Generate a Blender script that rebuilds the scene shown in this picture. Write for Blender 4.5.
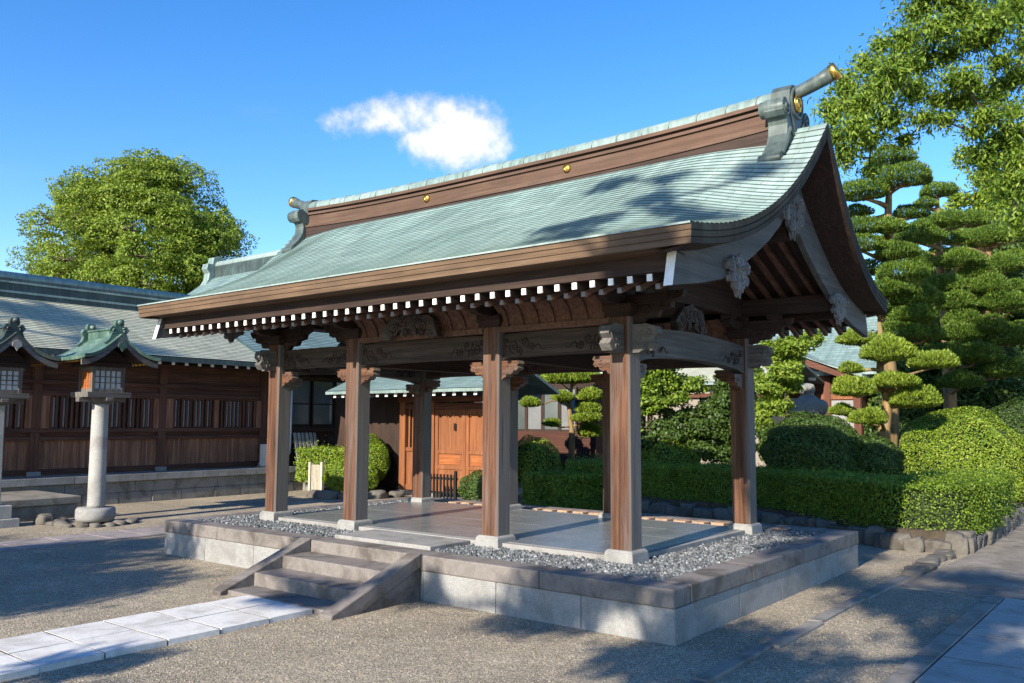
import bpy, math, random
import numpy as np
from mathutils import Vector, Matrix
R = math.radians
rng = np.random.default_rng(7); random.seed(7)
S = bpy.context.scene
for o in list(bpy.data.objects): bpy.data.objects.remove(o)
COL = S.collection

# ------------------------------------------------------------------ camera
F, PITCH, YAW, ROLL = 863.1, .0921, -.6668, .0043
CAM = np.array([3.0974, -5.8949, 1.65])
_fw = np.array([math.sin(YAW)*math.cos(PITCH), math.cos(YAW)*math.cos(PITCH), math.sin(PITCH)])
_r = np.array([math.cos(YAW), -math.sin(YAW), 0]); _u = np.cross(_r, _fw)
_r2 = _r*math.cos(ROLL)+_u*math.sin(ROLL); _u2 = -_r*math.sin(ROLL)+_u*math.cos(ROLL)
cd = bpy.data.cameras.new('camera'); cam = bpy.data.objects.new('camera', cd); COL.objects.link(cam)
cd.sensor_width = 36; cd.lens = F/1024*36; cd.clip_end = 3000; cd.clip_start = .05
m = Matrix.Identity(4)
for i in range(3):
    m[i][0] = _r2[i]; m[i][1] = _u2[i]; m[i][2] = -_fw[i]; m[i][3] = CAM[i]
cam.matrix_world = m; S.camera = cam

# ------------------------------------------------------------------ sun, sky, exposure
SUN = np.array([.075, -1, .495]); SUN /= np.linalg.norm(SUN)      # towards the sun
SUN_EL = math.asin(SUN[2]); SUN_AZ = math.atan2(SUN[0], SUN[1])
ld = bpy.data.lights.new('sun', 'SUN'); ld.energy = 4.8; ld.angle = R(.53); ld.color = (1, .90, .75)
lo = bpy.data.objects.new('sun', ld); COL.objects.link(lo)
lo.rotation_euler = Vector(SUN).to_track_quat('Z', 'Y').to_euler()
W = bpy.data.worlds.new('World'); S.world = W; W.use_nodes = True
nt = W.node_tree; nt.nodes.clear()
def wn(t, **k):
    n = nt.nodes.new(t)
    for a, b in k.items(): setattr(n, a, b)
    return n
def wl(a, b): nt.links.new(a, b)
def wmath(op, a, b=None, c=None):
    n = wn('ShaderNodeMath', operation=op)
    for i, v in enumerate((a, b, c)):
        if v is None: continue
        if isinstance(v, (int, float)): n.inputs[i].default_value = v
        else: wl(v, n.inputs[i])
    return n.outputs[0]
sky = wn('ShaderNodeTexSky', sky_type='NISHITA', sun_disc=False, sun_elevation=SUN_EL, sun_rotation=SUN_AZ,
         air_density=1.0, dust_density=.15, ozone_density=2.2, altitude=100)
hs = wn('ShaderNodeHueSaturation'); hs.inputs['Saturation'].default_value = 1.36; hs.inputs['Hue'].default_value = .509
wl(sky.outputs[0], hs.inputs['Color'])
bg = wn('ShaderNodeBackground'); bg.inputs[1].default_value = .125
wl(hs.outputs[0], bg.inputs[0])
# one small fair-weather cloud, placed by direction on the sky
cdir = Vector((-.6717, .6673, .3216)).normalized()
cx_ = Vector((0, 0, 1)).cross(cdir).normalized()*-1; cy_ = cdir.cross(cx_)*-1
if cy_.z < 0: cy_ = -cy_
tc = wn('ShaderNodeTexCoord')
def wdot(v):
    n = wn('ShaderNodeVectorMath', operation='DOT_PRODUCT'); wl(tc.outputs['Generated'], n.inputs[0]); n.inputs[1].default_value = v
    return n.outputs['Value']
dz = wdot(cdir); dzp = wmath('MAXIMUM', dz, .001)
ca = wmath('DIVIDE', wdot(cx_), dzp); cb = wmath('DIVIDE', wdot(cy_), dzp)
comb = wn('ShaderNodeCombineXYZ'); wl(ca, comb.inputs[0]); wl(cb, comb.inputs[1])
nz = wn('ShaderNodeTexNoise'); nz.inputs['Scale'].default_value = 26; nz.inputs['Detail'].default_value = 9; nz.inputs['Roughness'].default_value = .62
wl(comb.outputs[0], nz.inputs['Vector'])
nz2 = wn('ShaderNodeTexNoise'); nz2.inputs['Scale'].default_value = 60; nz2.inputs['Detail'].default_value = 6
wl(comb.outputs[0], nz2.inputs['Vector'])
fld = None
for (ex, ey, ax, ay) in ((-.072, .006, .042, .026), (-.045, .012, .05, .022), (-.012, .017, .05, .026), (.036, .001, .056, .036), (.060, -.004, .040, .026)):
    d = wmath('ADD', wmath('POWER', wmath('DIVIDE', wmath('SUBTRACT', ca, ex), ax), 2), wmath('POWER', wmath('DIVIDE', wmath('SUBTRACT', cb, ey), ay), 2))
    v = wmath('SUBTRACT', 1, d); v = wmath('MAXIMUM', v, -6)
    fld = v if fld is None else wmath('SMOOTH_MAX', fld, v, .3)
fld = wmath('ADD', fld, wmath('MULTIPLY', wmath('SUBTRACT', nz.outputs[0], .5), 3.4))
fld = wmath('ADD', fld, wmath('MULTIPLY', wmath('SUBTRACT', nz2.outputs[0], .5), .7))
# denser on the right-hand lobe
den = wmath('ADD', fld, wmath('MULTIPLY', wmath('MINIMUM', wmath('MAXIMUM', ca, -.1), .1), 9.0))
mr = wn('ShaderNodeMapRange', interpolation_type='SMOOTHSTEP'); wl(den, mr.inputs['Value'])
mr.inputs['From Min'].default_value = -.35; mr.inputs['From Max'].default_value = 1.5
front = wmath('GREATER_THAN', dz, .5)
# a few faint high wisps
nw = wn('ShaderNodeTexNoise'); nw.inputs['Scale'].default_value = 2.3; nw.inputs['Detail'].default_value = 8
mp = wn('ShaderNodeMapping'); mp.inputs['Scale'].default_value = (1, 1, 3.5); wl(tc.outputs['Generated'], mp.inputs[0]); wl(mp.outputs[0], nw.inputs['Vector'])
mrw = wn('ShaderNodeMapRange', interpolation_type='SMOOTHSTEP'); wl(nw.outputs[0], mrw.inputs['Value'])
mrw.inputs['From Min'].default_value = .60; mrw.inputs['From Max'].default_value = .95; mrw.inputs['To Max'].default_value = .35
mask = wmath('MULTIPLY', wmath('MAXIMUM', mr.outputs[0], mrw.outputs[0]), front)
cbg = wn('ShaderNodeBackground'); cbg.inputs[0].default_value = (1, .985, .96, 1); cst = wn('ShaderNodeMapRange'); wl(den, cst.inputs['Value']); cst.inputs['From Min'].default_value = .2; cst.inputs['From Max'].default_value = 2.2; cst.inputs['To Min'].default_value = .45; cst.inputs['To Max'].default_value = .70; wl(cst.outputs[0], cbg.inputs[1])
mx = wn('ShaderNodeMixShader'); wl(mask, mx.inputs[0]); wl(bg.outputs[0], mx.inputs[1]); wl(cbg.outputs[0], mx.inputs[2])
wo = wn('ShaderNodeOutputWorld'); wl(mx.outputs[0], wo.inputs[0])
S.render.engine = 'CYCLES'
S.view_settings.view_transform = 'Standard'; S.view_settings.look = 'None'; S.view_settings.gamma = 1
S.view_settings.use_curve_mapping = False; S.view_settings.exposure = 1.12
S.render.resolution_x = 1024; S.render.resolution_y = 683

def P(px, py, d):      # a point at depth d along one sight line, used once to survey where things stand
    return CAM + (_fw + _r2*(px-512)/F + _u2*(341.5-py)/F)*d

# ------------------------------------------------------------------ materials
MATS = {}
class NB:
    def __init__(s, name):
        s.m = bpy.data.materials.new(name); s.m.use_nodes = True; s.t = s.m.node_tree; s.t.nodes.clear()
        s.out = s.t.nodes.new('ShaderNodeOutputMaterial'); s.b = s.t.nodes.new('ShaderNodeBsdfPrincipled')
        s.t.links.new(s.b.outputs[0], s.out.inputs[0]); MATS[name] = s.m
    def n(s, t, ins=None, **k):
        n = s.t.nodes.new(t)
        for a, b in k.items(): setattr(n, a, b)
        for a, b in (ins or {}).items():
            if hasattr(b, 'is_linked') or hasattr(b, 'links'): s.t.links.new(b, n.inputs[a])
            else: n.inputs[a].default_value = b
        return n
    def link(s, a, b): s.t.links.new(a, b)
    def coord(s, scale=(1, 1, 1), kind='Object'):
        c = s.n('ShaderNodeTexCoord'); v = c.outputs[kind]
        if kind == 'Object':
            oi = s.n('ShaderNodeObjectInfo')
            a = s.n('ShaderNodeVectorMath', operation='SCALE', ins={0: (17.3, 9.1, 23.7)}); s.link(oi.outputs['Random'], a.inputs['Scale'])
            ad = s.n('ShaderNodeVectorMath', operation='ADD', ins={0: v, 1: a.outputs[0]}); v = ad.outputs[0]
        mp = s.n('ShaderNodeMapping', ins={0: v, 3: scale}); return mp.outputs[0]
    def noise(s, vec, scale, detail=6, rough=.6, dist=0):
        return s.n('ShaderNodeTexNoise', ins={'Vector': vec, 'Scale': scale, 'Detail': detail, 'Roughness': rough, 'Distortion': dist}).outputs[0]
    def ramp(s, f, stops):
        r = s.n('ShaderNodeValToRGB', ins={0: f}); e = r.color_ramp.elements
        while len(e) < len(stops): e.new(.5)
        for i, (p, c) in enumerate(stops): e[i].position = p; e[i].color = (*c, 1)
        return r.outputs[0]
    def mix(s, f, a, b, mode='MIX'):
        n = s.n('ShaderNodeMix', data_type='RGBA', blend_type=mode)
        for i, v in ((0, f), (6, a), (7, b)):
            if hasattr(v, 'links'): s.link(v, n.inputs[i])
            else: n.inputs[i].default_value = v if isinstance(v, (int, float)) else (*v, 1)
        return n.outputs[2]
    def math(s, op, a, b=0., c=0.): return s.n('ShaderNodeMath', operation=op, ins={0: a, 1: b, 2: c}).outputs[0]
    def bump(s, h, strength=.3, dist=.01, prev=None):
        ins = {'Height': h, 'Strength': strength, 'Distance': dist}
        if prev is not None: ins['Normal'] = prev
        return s.n('ShaderNodeBump', ins=ins).outputs[0]
    def fin(s, col, rough=.8, normal=None, metal=0, spec=.35):
        for k, v in (('Base Color', col), ('Roughness', rough), ('Metallic', metal), ('Specular IOR Level', spec)):
            if hasattr(v, 'links'): s.link(v, s.b.inputs[k])
            else: s.b.inputs[k].default_value = (*v, 1) if isinstance(v, tuple) else v
        if normal is not None: s.link(normal, s.b.inputs['Normal'])
        return s.m

def wood(name, dark, mid, light, axis=2, grain=1., rough=.75, grey=None):
    b = NB(name); sc = [26*grain]*3; sc[axis] = 1.1*grain
    v = b.coord(tuple(sc)); g = b.noise(v, 1.0, 8, .65, .4)
    v2 = b.coord((1.3, 1.3, .7)); w = b.noise(v2, 1.2, 4)
    sc3 = [70*grain]*3; sc3[axis] = 1.6
    fine = b.noise(b.coord(tuple(sc3)), 1.0, 3)
    c = b.ramp(g, [(.28, dark), (.5, mid), (.72, light)])
    c = b.mix(b.math('MULTIPLY', b.math('GREATER_THAN', fine, .60), .5), c, dark)
    c = b.mix(.5, c, b.ramp(w, [(.3, (.55, .55, .58)), (.7, (1.25, 1.2, 1.15))]), 'MULTIPLY')
    if grey:      # silvered patches running with the grain; x-facing sides greyed throughout
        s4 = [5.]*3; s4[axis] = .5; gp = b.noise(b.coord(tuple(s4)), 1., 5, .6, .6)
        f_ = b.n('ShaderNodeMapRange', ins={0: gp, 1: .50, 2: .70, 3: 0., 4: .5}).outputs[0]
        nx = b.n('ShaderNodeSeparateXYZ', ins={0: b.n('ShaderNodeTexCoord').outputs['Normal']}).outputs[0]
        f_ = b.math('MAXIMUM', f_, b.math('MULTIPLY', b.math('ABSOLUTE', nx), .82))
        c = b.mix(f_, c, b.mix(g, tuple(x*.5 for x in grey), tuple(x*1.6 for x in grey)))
        s5 = [46.]*3; s5[axis] = .45; ck = b.noise(b.coord(tuple(s5)), 1., 2, .5, .2)      # drying cracks
        c = b.mix(b.math('MULTIPLY', b.math('GREATER_THAN', ck, .665), .8), c, (.012, .008, .006))
    nrm = b.bump(g, .35, .006); nrm = b.bump(fine, .3, .003, nrm)
    return b.fin(c, rough, nrm)
for ax, nm in ((2, 'z'), (0, 'x'), (1, 'y')):
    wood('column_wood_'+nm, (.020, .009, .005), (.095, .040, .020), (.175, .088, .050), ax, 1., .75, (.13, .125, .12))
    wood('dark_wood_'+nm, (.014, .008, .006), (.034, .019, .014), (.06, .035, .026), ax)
    wood('grey_wood_'+nm, (.05, .047, .044), (.11, .104, .098), (.18, .172, .164), ax)
    wood('eave_wood_'+nm, (.07, .042, .024), (.115, .073, .042), (.16, .108, .068), ax, .8)
wood('carved_wood', (.03, .025, .022), (.07, .058, .05), (.12, .10, .09), 0, .5)
wood('barge_wood', (.05, .052, .052), (.085, .09, .09), (.125, .13, .13), 1, .7)
wood('beam_wood_x', (.02, .0135, .010), (.052, .036, .027), (.098, .07, .054), 0)
wood('beam_wood_y', (.035, .034, .033), (.085, .084, .083), (.14, .138, .136), 1)
wood('red_wood_x', (.05, .018, .01), (.10, .038, .022), (.155, .062, .037), 0)
wood('red_wood_z', (.05, .018, .01), (.10, .038, .022), (.155, .062, .037), 2)
wood('door_wood', (.11, .037, .014), (.20, .073, .027), (.28, .12, .05), 2, .8, .6)
wood('ridge_wood', (.055, .03, .018), (.092, .052, .034), (.13, .082, .057), 0, .5)
wood('wall_board', (.065, .028, .016), (.235, .108, .062), (.40, .22, .138), 2, .7)
wood('red_wood_rafter', (.06, .03, .02), (.13, .068, .047), (.2, .115, .082), 1)
wood('wall_rail', (.035, .014, .009), (.085, .036, .023), (.14, .066, .044), 1, .7)
wood('wall_post', (.04, .016, .01), (.10, .043, .027), (.17, .08, .052), 2, .7)
wood('door_wood_dark', (.17, .055, .016), (.30, .10, .032), (.40, .15, .05), 0, .8, .55)
wood('grey_slat', (.12, .118, .112), (.22, .218, .21), (.32, .315, .305), 2, .6)
wood('pendant_wood', (.07, .072, .074), (.15, .155, .157), (.25, .256, .258), 2, .6)
wood('bark', (.035, .026, .019), (.08, .06, .045), (.15, .12, .095), 2, .5, .95)
wood('pine_bark', (.10, .065, .03), (.22, .15, .07), (.36, .26, .12), 2, .4, .95)

def plain(name, col, rough=.6, var=.12, scale=6, metal=0, bump=.1):
    b = NB(name); n = b.noise(b.coord(), scale, 7, .65)
    lo_ = tuple(c*(1-var*2) for c in col); hi = tuple(min(1, c*(1+var)) for c in col)
    return b.fin(b.ramp(n, [(.3, lo_), (.7, hi)]), rough, b.bump(n, bump, .01), metal)
plain('white_paint', (.80, .79, .76), .6, .06, 20)
plain('gold', (.80, .50, .12), .32, .1, 8, 1.)
plain('plaster', (.24, .21, .175), .9, .05, 3)
plain('white_plaster', (.45, .43, .41), .9, .04, 3)
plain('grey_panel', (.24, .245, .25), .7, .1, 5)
plain('black_lacquer', (.012, .011, .011), .5, .2)
plain('ac_plastic', (.6, .6, .58), .5, .05)
plain('bleached_wood', (.45, .41, .33), .85, .12, 14)
plain('steel_pipe', (.5, .52, .54), .45, .06)
plain('terracotta', (.36, .24, .16), .85, .2, 9)
def glass_mat():
    b = NB('window_glass'); n = b.noise(b.coord((.6, .6, .6)), 1.2, 3)
    b.fin(b.ramp(n, [(.35, (.07, .085, .083)), (.65, (.13, .15, .145))]), .08, b.bump(n, .03, .02), 0, .6)
glass_mat()
def paper_mat():
    b = NB('shoji_paper'); n = b.noise(b.coord(), 5, 3)
    b.fin(b.ramp(n, [(.3, (.5, .5, .5)), (.7, (.66, .67, .68))]), .7)
paper_mat()
plain('lattice_paper', (.30, .32, .31), .8, .1, 5)

def copper(name, cA, cB, cC, rows=False, rough=.5, spec=.5):
    b = NB(name)
    if rows:
        uv = b.n('ShaderNodeTexCoord').outputs['UV']
        br = b.n('ShaderNodeTexBrick', ins={'Vector': uv, 'Color1': (.70, .70, .70, 1), 'Color2': (1.12, 1.12, 1.12, 1), 'Mortar': (.30, .30, .29, 1),
               'Scale': 1., 'Mortar Size': .006, 'Mortar Smooth': .2, 'Bias': 0., 'Brick Width': .34, 'Row Height': .075}, offset=.5)
        tint = br.outputs['Color']
        v = b.n('ShaderNodeMapping', ins={0: uv, 3: (1, 1, 1)}).outputs[0]
        st = b.noise(b.n('ShaderNodeMapping', ins={0: uv, 3: (9, .7, 1)}).outputs[0], 1., 7, .65)
        lg = b.noise(v, .9, 5, .6, .5)
    else:
        v = b.coord(); st = b.noise(b.coord((9, 9, 1.2)), 1.6, 7, .65); lg = b.noise(v, 2.2, 5); tint = None
    c = b.ramp(b.math('ADD', b.math('MULTIPLY', st, .55), b.math('MULTIPLY', lg, .45)), [(.34, cA), (.5, cB), (.66, cC)])
    if rows:      # brown and dark runs down the slope
        rn = b.noise(b.n('ShaderNodeMapping', ins={0: uv, 3: (5.5, .35, 1)}).outputs[0], 1., 6, .7, .3)
        c = b.mix(b.n('ShaderNodeMapRange', ins={0: rn, 1: .54, 2: .72, 3: 0., 4: .55}).outputs[0], c, tuple(x*.42+y for x, y in zip(cB, (.035, .018, .0))))
    if tint is not None: c = b.mix(.75, c, tint, 'MULTIPLY')
    nrm = b.bump(st, .12, .008)
    return b.fin(c, rough, nrm, 0, spec)
copper('copper_shingle', (.105, .17, .165), (.175, .262, .255), (.25, .35, .34), True, .48)
copper('copper_shingle_grey', (.34, .35, .265), (.47, .48, .37), (.57, .58, .45), True, .55)
copper('copper_trim', (.08, .12, .11), (.165, .23, .215), (.27, .34, .32))
copper('copper_green', (.03, .055, .042), (.06, .12, .095), (.18, .235, .185))
copper('copper_ornament', (.03, .045, .042), (.062, .085, .08), (.13, .17, .16))
copper('copper_dark', (.014, .022, .021), (.032, .048, .045), (.065, .098, .088))
copper('copper_pale', (.17, .225, .21), (.24, .31, .29), (.32, .39, .37))
copper('copper_brown', (.018, .018, .016), (.034, .036, .032), (.055, .062, .055), False, .85, .15)

def granite(name, col, spk=.35, blocks=None, stain=.5, rough=.75, tint=(1, 1, 1)):
    b = NB(name); v = b.coord()
    f = b.noise(v, 170, 2, .8); g = b.noise(v, 3.2, 6, .6, .6); h = b.noise(v, 28, 4)
    c = b.ramp(f, [(.35, tuple(x*(1-spk) for x in col)), (.65, tuple(min(1, x*(1+spk*.6)) for x in col))])
    st = b.ramp(g, [(.36, (.45, .43, .40)), (.55, (1, 1, 1))])
    c = b.mix(stain, c, st, 'MULTIPLY')
    c = b.mix(.5, c, b.ramp(h, [(.3, (.75, .75, .74)), (.7, (1.15, 1.14, 1.12))]), 'MULTIPLY')
    return b.fin(c, rough, b.bump(f, .25, .002, b.bump(h, .2, .006)), 0, .4)
granite('granite_pale', (.27, .27, .265), .3, stain=.45)
granite('granite_grey', (.27, .265, .26), .3, stain=.5)
granite('coping_stone', (.185, .166, .155), .25, stain=.95)
granite('floor_stone', (.17, .172, .17), .2, stain=.4, rough=.25)
granite('slab_white', (.60, .595, .58), .15, stain=.5)
granite('path_slab', (.33, .33, .32), .25, stain=.5)
granite('pink_slab', (.27, .24, .235), .25, stain=.5)
granite('pillar_stone', (.33, .33, .325), .25, stain=.45)
granite('podium_stone', (.22, .21, .19), .3, stain=.8)
granite('rock', (.13, .12, .105), .35, stain=.8, rough=.9)
granite('statue_stone', (.20, .205, .19), .3, stain=.6)
def gravel_ground():
    b = NB('gravel_ground'); v = b.coord(kind='Generated') if False else b.n('ShaderNodeTexCoord').outputs['Object']
    vo = b.n('ShaderNodeTexVoronoi', ins={'Vector': v, 'Scale': 150., 'Randomness': 1.}); 
    vo2 = b.n('ShaderNodeTexVoronoi', ins={'Vector': v, 'Scale': 46., 'Randomness': 1.})
    hsv = b.n('ShaderNodeSeparateColor', ins={0: vo.outputs['Color']}); h2 = b.n('ShaderNodeSeparateColor', ins={0: vo2.outputs['Color']})
    c = b.ramp(hsv.outputs[0], [(.0, (.12, .107, .083)), (.4, (.275, .24, .183)), (.75, (.41, .36, .28)), (1., (.64, .58, .47))])
    c = b.mix(.35, c, b.ramp(h2.outputs[1], [(0, (.5, .5, .5)), (1, (1.4, 1.38, 1.33))]), 'MULTIPLY')
    lg = b.noise(v, .8, 6, .6); md = b.noise(v, 6, 5, .6)
    c = b.mix(.7, c, b.ramp(lg, [(.32, (.62, .61, .60)), (.68, (1.14, 1.12, 1.08))]), 'MULTIPLY')
    c = b.mix(.6, c, b.ramp(md, [(.3, (.8, .79, .77)), (.7, (1.12, 1.1, 1.08))]), 'MULTIPLY')
    n1 = b.bump(b.math('SUBTRACT', 1., vo.outputs['Distance']), .8, .006)
    n1 = b.bump(vo2.outputs['Distance'], .5, .008, n1); n1 = b.bump(md, .5, .03, n1)
    b.fin(c, .95, n1, 0, .2)
gravel_ground()
def dirt():
    b = NB('packed_earth'); v = b.n('ShaderNodeTexCoord').outputs['Object']
    n = b.noise(v, 2.5, 8, .7, .4); f = b.noise(v, 90, 3, .8)
    c = b.ramp(n, [(.3, (.11, .10, .085)), (.5, (.19, .17, .145)), (.7, (.28, .26, .225))])
    c = b.mix(.5, c, b.ramp(f, [(.35, (.6, .6, .6)), (.65, (1.3, 1.3, 1.3))]), 'MULTIPLY')
    b.fin(c, .95, b.bump(f, .5, .004, b.bump(n, .4, .02)), 0, .2)
dirt()
def pebble():
    b = NB('pebble'); g = b.n('ShaderNodeNewGeometry').outputs['Random Per Island']
    c = b.ramp(g, [(0, (.04, .045, .05)), (.45, (.092, .101, .108)), (.85, (.165, .178, .187)), (1, (.30, .31, .31))])
    b.fin(c, .7, b.bump(b.noise(b.coord(), 120, 3), .2, .002))
pebble()
def leaf(name, a, b_, c_, trans=.35, rough=.5):
    b = NB(name); g = b.n('ShaderNodeNewGeometry').outputs['Random Per Island']
    n = b.noise(b.n('ShaderNodeTexCoord').outputs['Object'], .9, 3)
    f = b.math('ADD', b.math('MULTIPLY', g, .6), b.math('MULTIPLY', n, .4))
    c = b.ramp(f, [(.25, a), (.5, b_), (.75, c_)])
    b.fin(c, rough, None, 0, .3)
    tr = b.n('ShaderNodeBsdfTranslucent', ins={0: b.mix(.25, c, (.5, .6, .08), 'MIX')})
    mxs = b.n('ShaderNodeMixShader', ins={0: trans}); b.link(b.b.outputs[0], mxs.inputs[1]); b.link(tr.outputs[0], mxs.inputs[2])
    b.link(mxs.outputs[0], b.out.inputs[0]); return b.m
leaf('leaf_camphor', (.075, .135, .016), (.155, .235, .024), (.28, .355, .045))
leaf('leaf_overhang', (.06, .125, .016), (.135, .225, .025), (.24, .325, .042), .38)
leaf('leaf_pine', (.028, .066, .010), (.07, .135, .015), (.155, .23, .026), .2)
leaf('leaf_pine_bright', (.09, .15, .017), (.18, .26, .025), (.28, .35, .045), .3)
leaf('leaf_hedge', (.06, .11, .012), (.125, .205, .018), (.21, .30, .03), .3)
leaf('leaf_azalea', (.09, .16, .016), (.17, .26, .022), (.29, .36, .04), .3)
leaf('leaf_dark', (.03, .06, .013), (.055, .10, .02), (.09, .15, .03), .25)
leaf('leaf_bright', (.10, .17, .02), (.18, .28, .03), (.28, .36, .05), .4)
plain('soil', (.065, .05, .035), .95, .25, 6, 0, .5)
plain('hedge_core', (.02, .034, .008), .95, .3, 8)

# ------------------------------------------------------------------ mesh building
def weld_obj(name, me, mat, parent=None):
    o = bpy.data.objects.new(name, me); COL.objects.link(o)
    mats = mat if isinstance(mat, (list, tuple)) else [mat]
    for x in mats: me.materials.append(MATS[x])
    if parent is not None: o.parent = parent
    return o
def world_off(o):
    v = Vector((0, 0, 0))
    while o is not None: v = v + o.location; o = o.parent
    return v
class MB:
    def __init__(s): s.v = []; s.f = []; s.mi = []; s.sm = []; s.uv = None; s.cur = 0; s.smooth = False
    def add(s, vs, fs, mi=None, smooth=None):
        n = len(s.v); s.v += [tuple(map(float, x)) for x in vs]
        for f in fs: s.f.append([i+n for i in f]); s.mi.append(s.cur if mi is None else mi); s.sm.append(s.smooth if smooth is None else smooth)
        return s
    def box(s, x0, x1, y0, y1, z0, z1, mi=None):
        return s.add([(x0, y0, z0), (x1, y0, z0), (x1, y1, z0), (x0, y1, z0), (x0, y0, z1), (x1, y0, z1), (x1, y1, z1), (x0, y1, z1)],
              [(0, 3, 2, 1), (4, 5, 6, 7), (0, 1, 5, 4), (1, 2, 6, 5), (2, 3, 7, 6), (3, 0, 4, 7)], mi)
    def frustum(s, cx, cy, z0, z1, w0, w1, d0=None, d1=None, mi=None):
        d0 = d0 or w0; d1 = d1 or w1
        vs = [(cx+sx*w/2, cy+sy*d/2, z) for z, w, d in ((z0, w0, d0), (z1, w1, d1)) for sx, sy in ((-1, -1), (1, -1), (1, 1), (-1, 1))]
        return s.add(vs, [(0, 3, 2, 1), (4, 5, 6, 7), (0, 1, 5, 4), (1, 2, 6, 5), (2, 3, 7, 6), (3, 0, 4, 7)], mi)
    def bar(s, a, b, w, h, mi=None, up=(0, 0, 1)):     # box beam from a to b, w across, h along up
        a = Vector(a); b = Vector(b); d = (b-a).normalized(); r = d.cross(Vector(up)).normalized(); u = r.cross(d)
        vs = [p + r*sx*w/2 + u*sz*h/2 for p in (a, b) for sx, sz in ((-1, -1), (1, -1), (1, 1), (-1, 1))]
        return s.add(vs, [(0, 1, 2, 3), (7, 6, 5, 4), (0, 4, 5, 1), (1, 5, 6, 2), (2, 6, 7, 3), (3, 7, 4, 0)], mi)
    def prism(s, pts, axis, a, b, mi=None, smooth=False):     # 2-D outline extruded along axis from a to b
        n = len(pts)
        def put(p, t):
            return {0: (t, p[0], p[1]), 1: (p[0], t, p[1]), 2: (p[0], p[1], t)}[axis]
        vs = [put(p, a) for p in pts]+[put(p, b) for p in pts]
        fs = [list(range(n))[::-1], list(range(n, 2*n))]+[(i, (i+1) % n, (i+1) % n+n, i+n) for i in range(n)]
        return s.add(vs, fs, mi, smooth)
    def tube(s, pts, rad, seg=8, mi=None, cap=True):
        pts = [Vector(p) for p in pts]; n = len(pts)
        rad = rad if isinstance(rad, (list, tuple)) else [rad]*n
        vs = []; prev = None
        for i, p in enumerate(pts):
            d = (pts[min(i+1, n-1)]-pts[max(i-1, 0)]).normalized()
            if prev is None:
                ref = Vector((0, 0, 1)) if abs(d.z) < .9 else Vector((1, 0, 0)); r = d.cross(ref).normalized()
            else:
                r = (prev - d*prev.dot(d)).normalized()
            prev = r; u = d.cross(r)
            for k in range(seg):
                a = 2*math.pi*k/seg; vs.append(p+(r*math.cos(a)+u*math.sin(a))*rad[i])
        fs = [(i*seg+k, i*seg+(k+1) % seg, (i+1)*seg+(k+1) % seg, (i+1)*seg+k) for i in range(n-1) for k in range(seg)]
        if cap: fs += [list(range(seg))[::-1], list(range((n-1)*seg, n*seg))]
        return s.add(vs, fs, mi, True)
    def lathe(s, prof, c, seg=20, mi=None, smooth=True):
        vs = [(c[0]+r*math.cos(2*math.pi*k/seg), c[1]+r*math.sin(2*math.pi*k/seg), c[2]+z) for r, z in prof for k in range(seg)]
        fs = [(i*seg+k, i*seg+(k+1) % seg, (i+1)*seg+(k+1) % seg, (i+1)*seg+k) for i in range(len(prof)-1) for k in range(seg)]
        fs += [list(range(seg))[::-1], list(range((len(prof)-1)*seg, len(prof)*seg))]
        return s.add(vs, fs, mi, smooth)
    def build(s, name, mat, parent=None, bevel=0, sharp=True):
        off = world_off(parent) if parent is not None else Vector((0, 0, 0))
        me = bpy.data.meshes.new(name)
        me.from_pydata([(x-off.x, y-off.y, z-off.z) for x, y, z in s.v], [], s.f)
        me.polygons.foreach_set('material_index', s.mi); me.polygons.foreach_set('use_smooth', s.sm)
        if s.uv is not None:
            l = me.uv_layers.new(name='UVMap'); vi = np.zeros(len(me.loops), np.int32); me.loops.foreach_get('vertex_index', vi)
            l.data.foreach_set('uv', np.asarray(s.uv, np.float32)[vi].ravel())
        o = weld_obj(name, me, mat, parent)
        if bevel:
            b = o.modifiers.new('bevel', 'BEVEL'); b.width = bevel; b.segments = 2; b.limit_method = 'ANGLE'; b.angle_limit = R(40)
        return o
LABELS = []
def tag(o, label, cat, group=None, kind=None):
    if label: o['label'] = label
    if cat: o['category'] = cat
    if group: o['group'] = group
    if kind: o['kind'] = kind
    return o
def thing(name, label, cat, loc=(0, 0, 0), group=None):
    o = bpy.data.objects.new(name, None); COL.objects.link(o); o.location = loc; o.empty_display_size = .3
    return tag(o, label, cat, group)
def copy_tree(o, parent=None):
    c = o.copy(); COL.objects.link(c)
    if parent is not None: c.parent = parent; c.matrix_parent_inverse = o.matrix_parent_inverse.copy()
    for ch in [x for x in bpy.data.objects if x.parent == o]: copy_tree(ch, c)
    return c
def structure(o): o['kind'] = 'structure'; return o
def np_mesh(name, verts, nper, mat, parent=None, smooth=False):   # many separate n-gons, nper corners each
    off = world_off(parent) if parent is not None else Vector((0, 0, 0))
    v = np.asarray(verts, np.float32).reshape(-1, 3) - np.array(off, np.float32)
    nf = len(v)//nper; me = bpy.data.meshes.new(name)
    me.vertices.add(len(v)); me.vertices.foreach_set('co', v.ravel())
    me.loops.add(len(v)); me.loops.foreach_set('vertex_index', np.arange(len(v), dtype=np.int32))
    me.polygons.add(nf); me.polygons.foreach_set('loop_start', np.arange(nf, dtype=np.int32)*nper)
    me.update(calc_edges=True); me.validate()
    return weld_obj(name, me, mat, parent)
def unit(a): return a/np.maximum(np.linalg.norm(a, axis=-1, keepdims=True), 1e-9)
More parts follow.
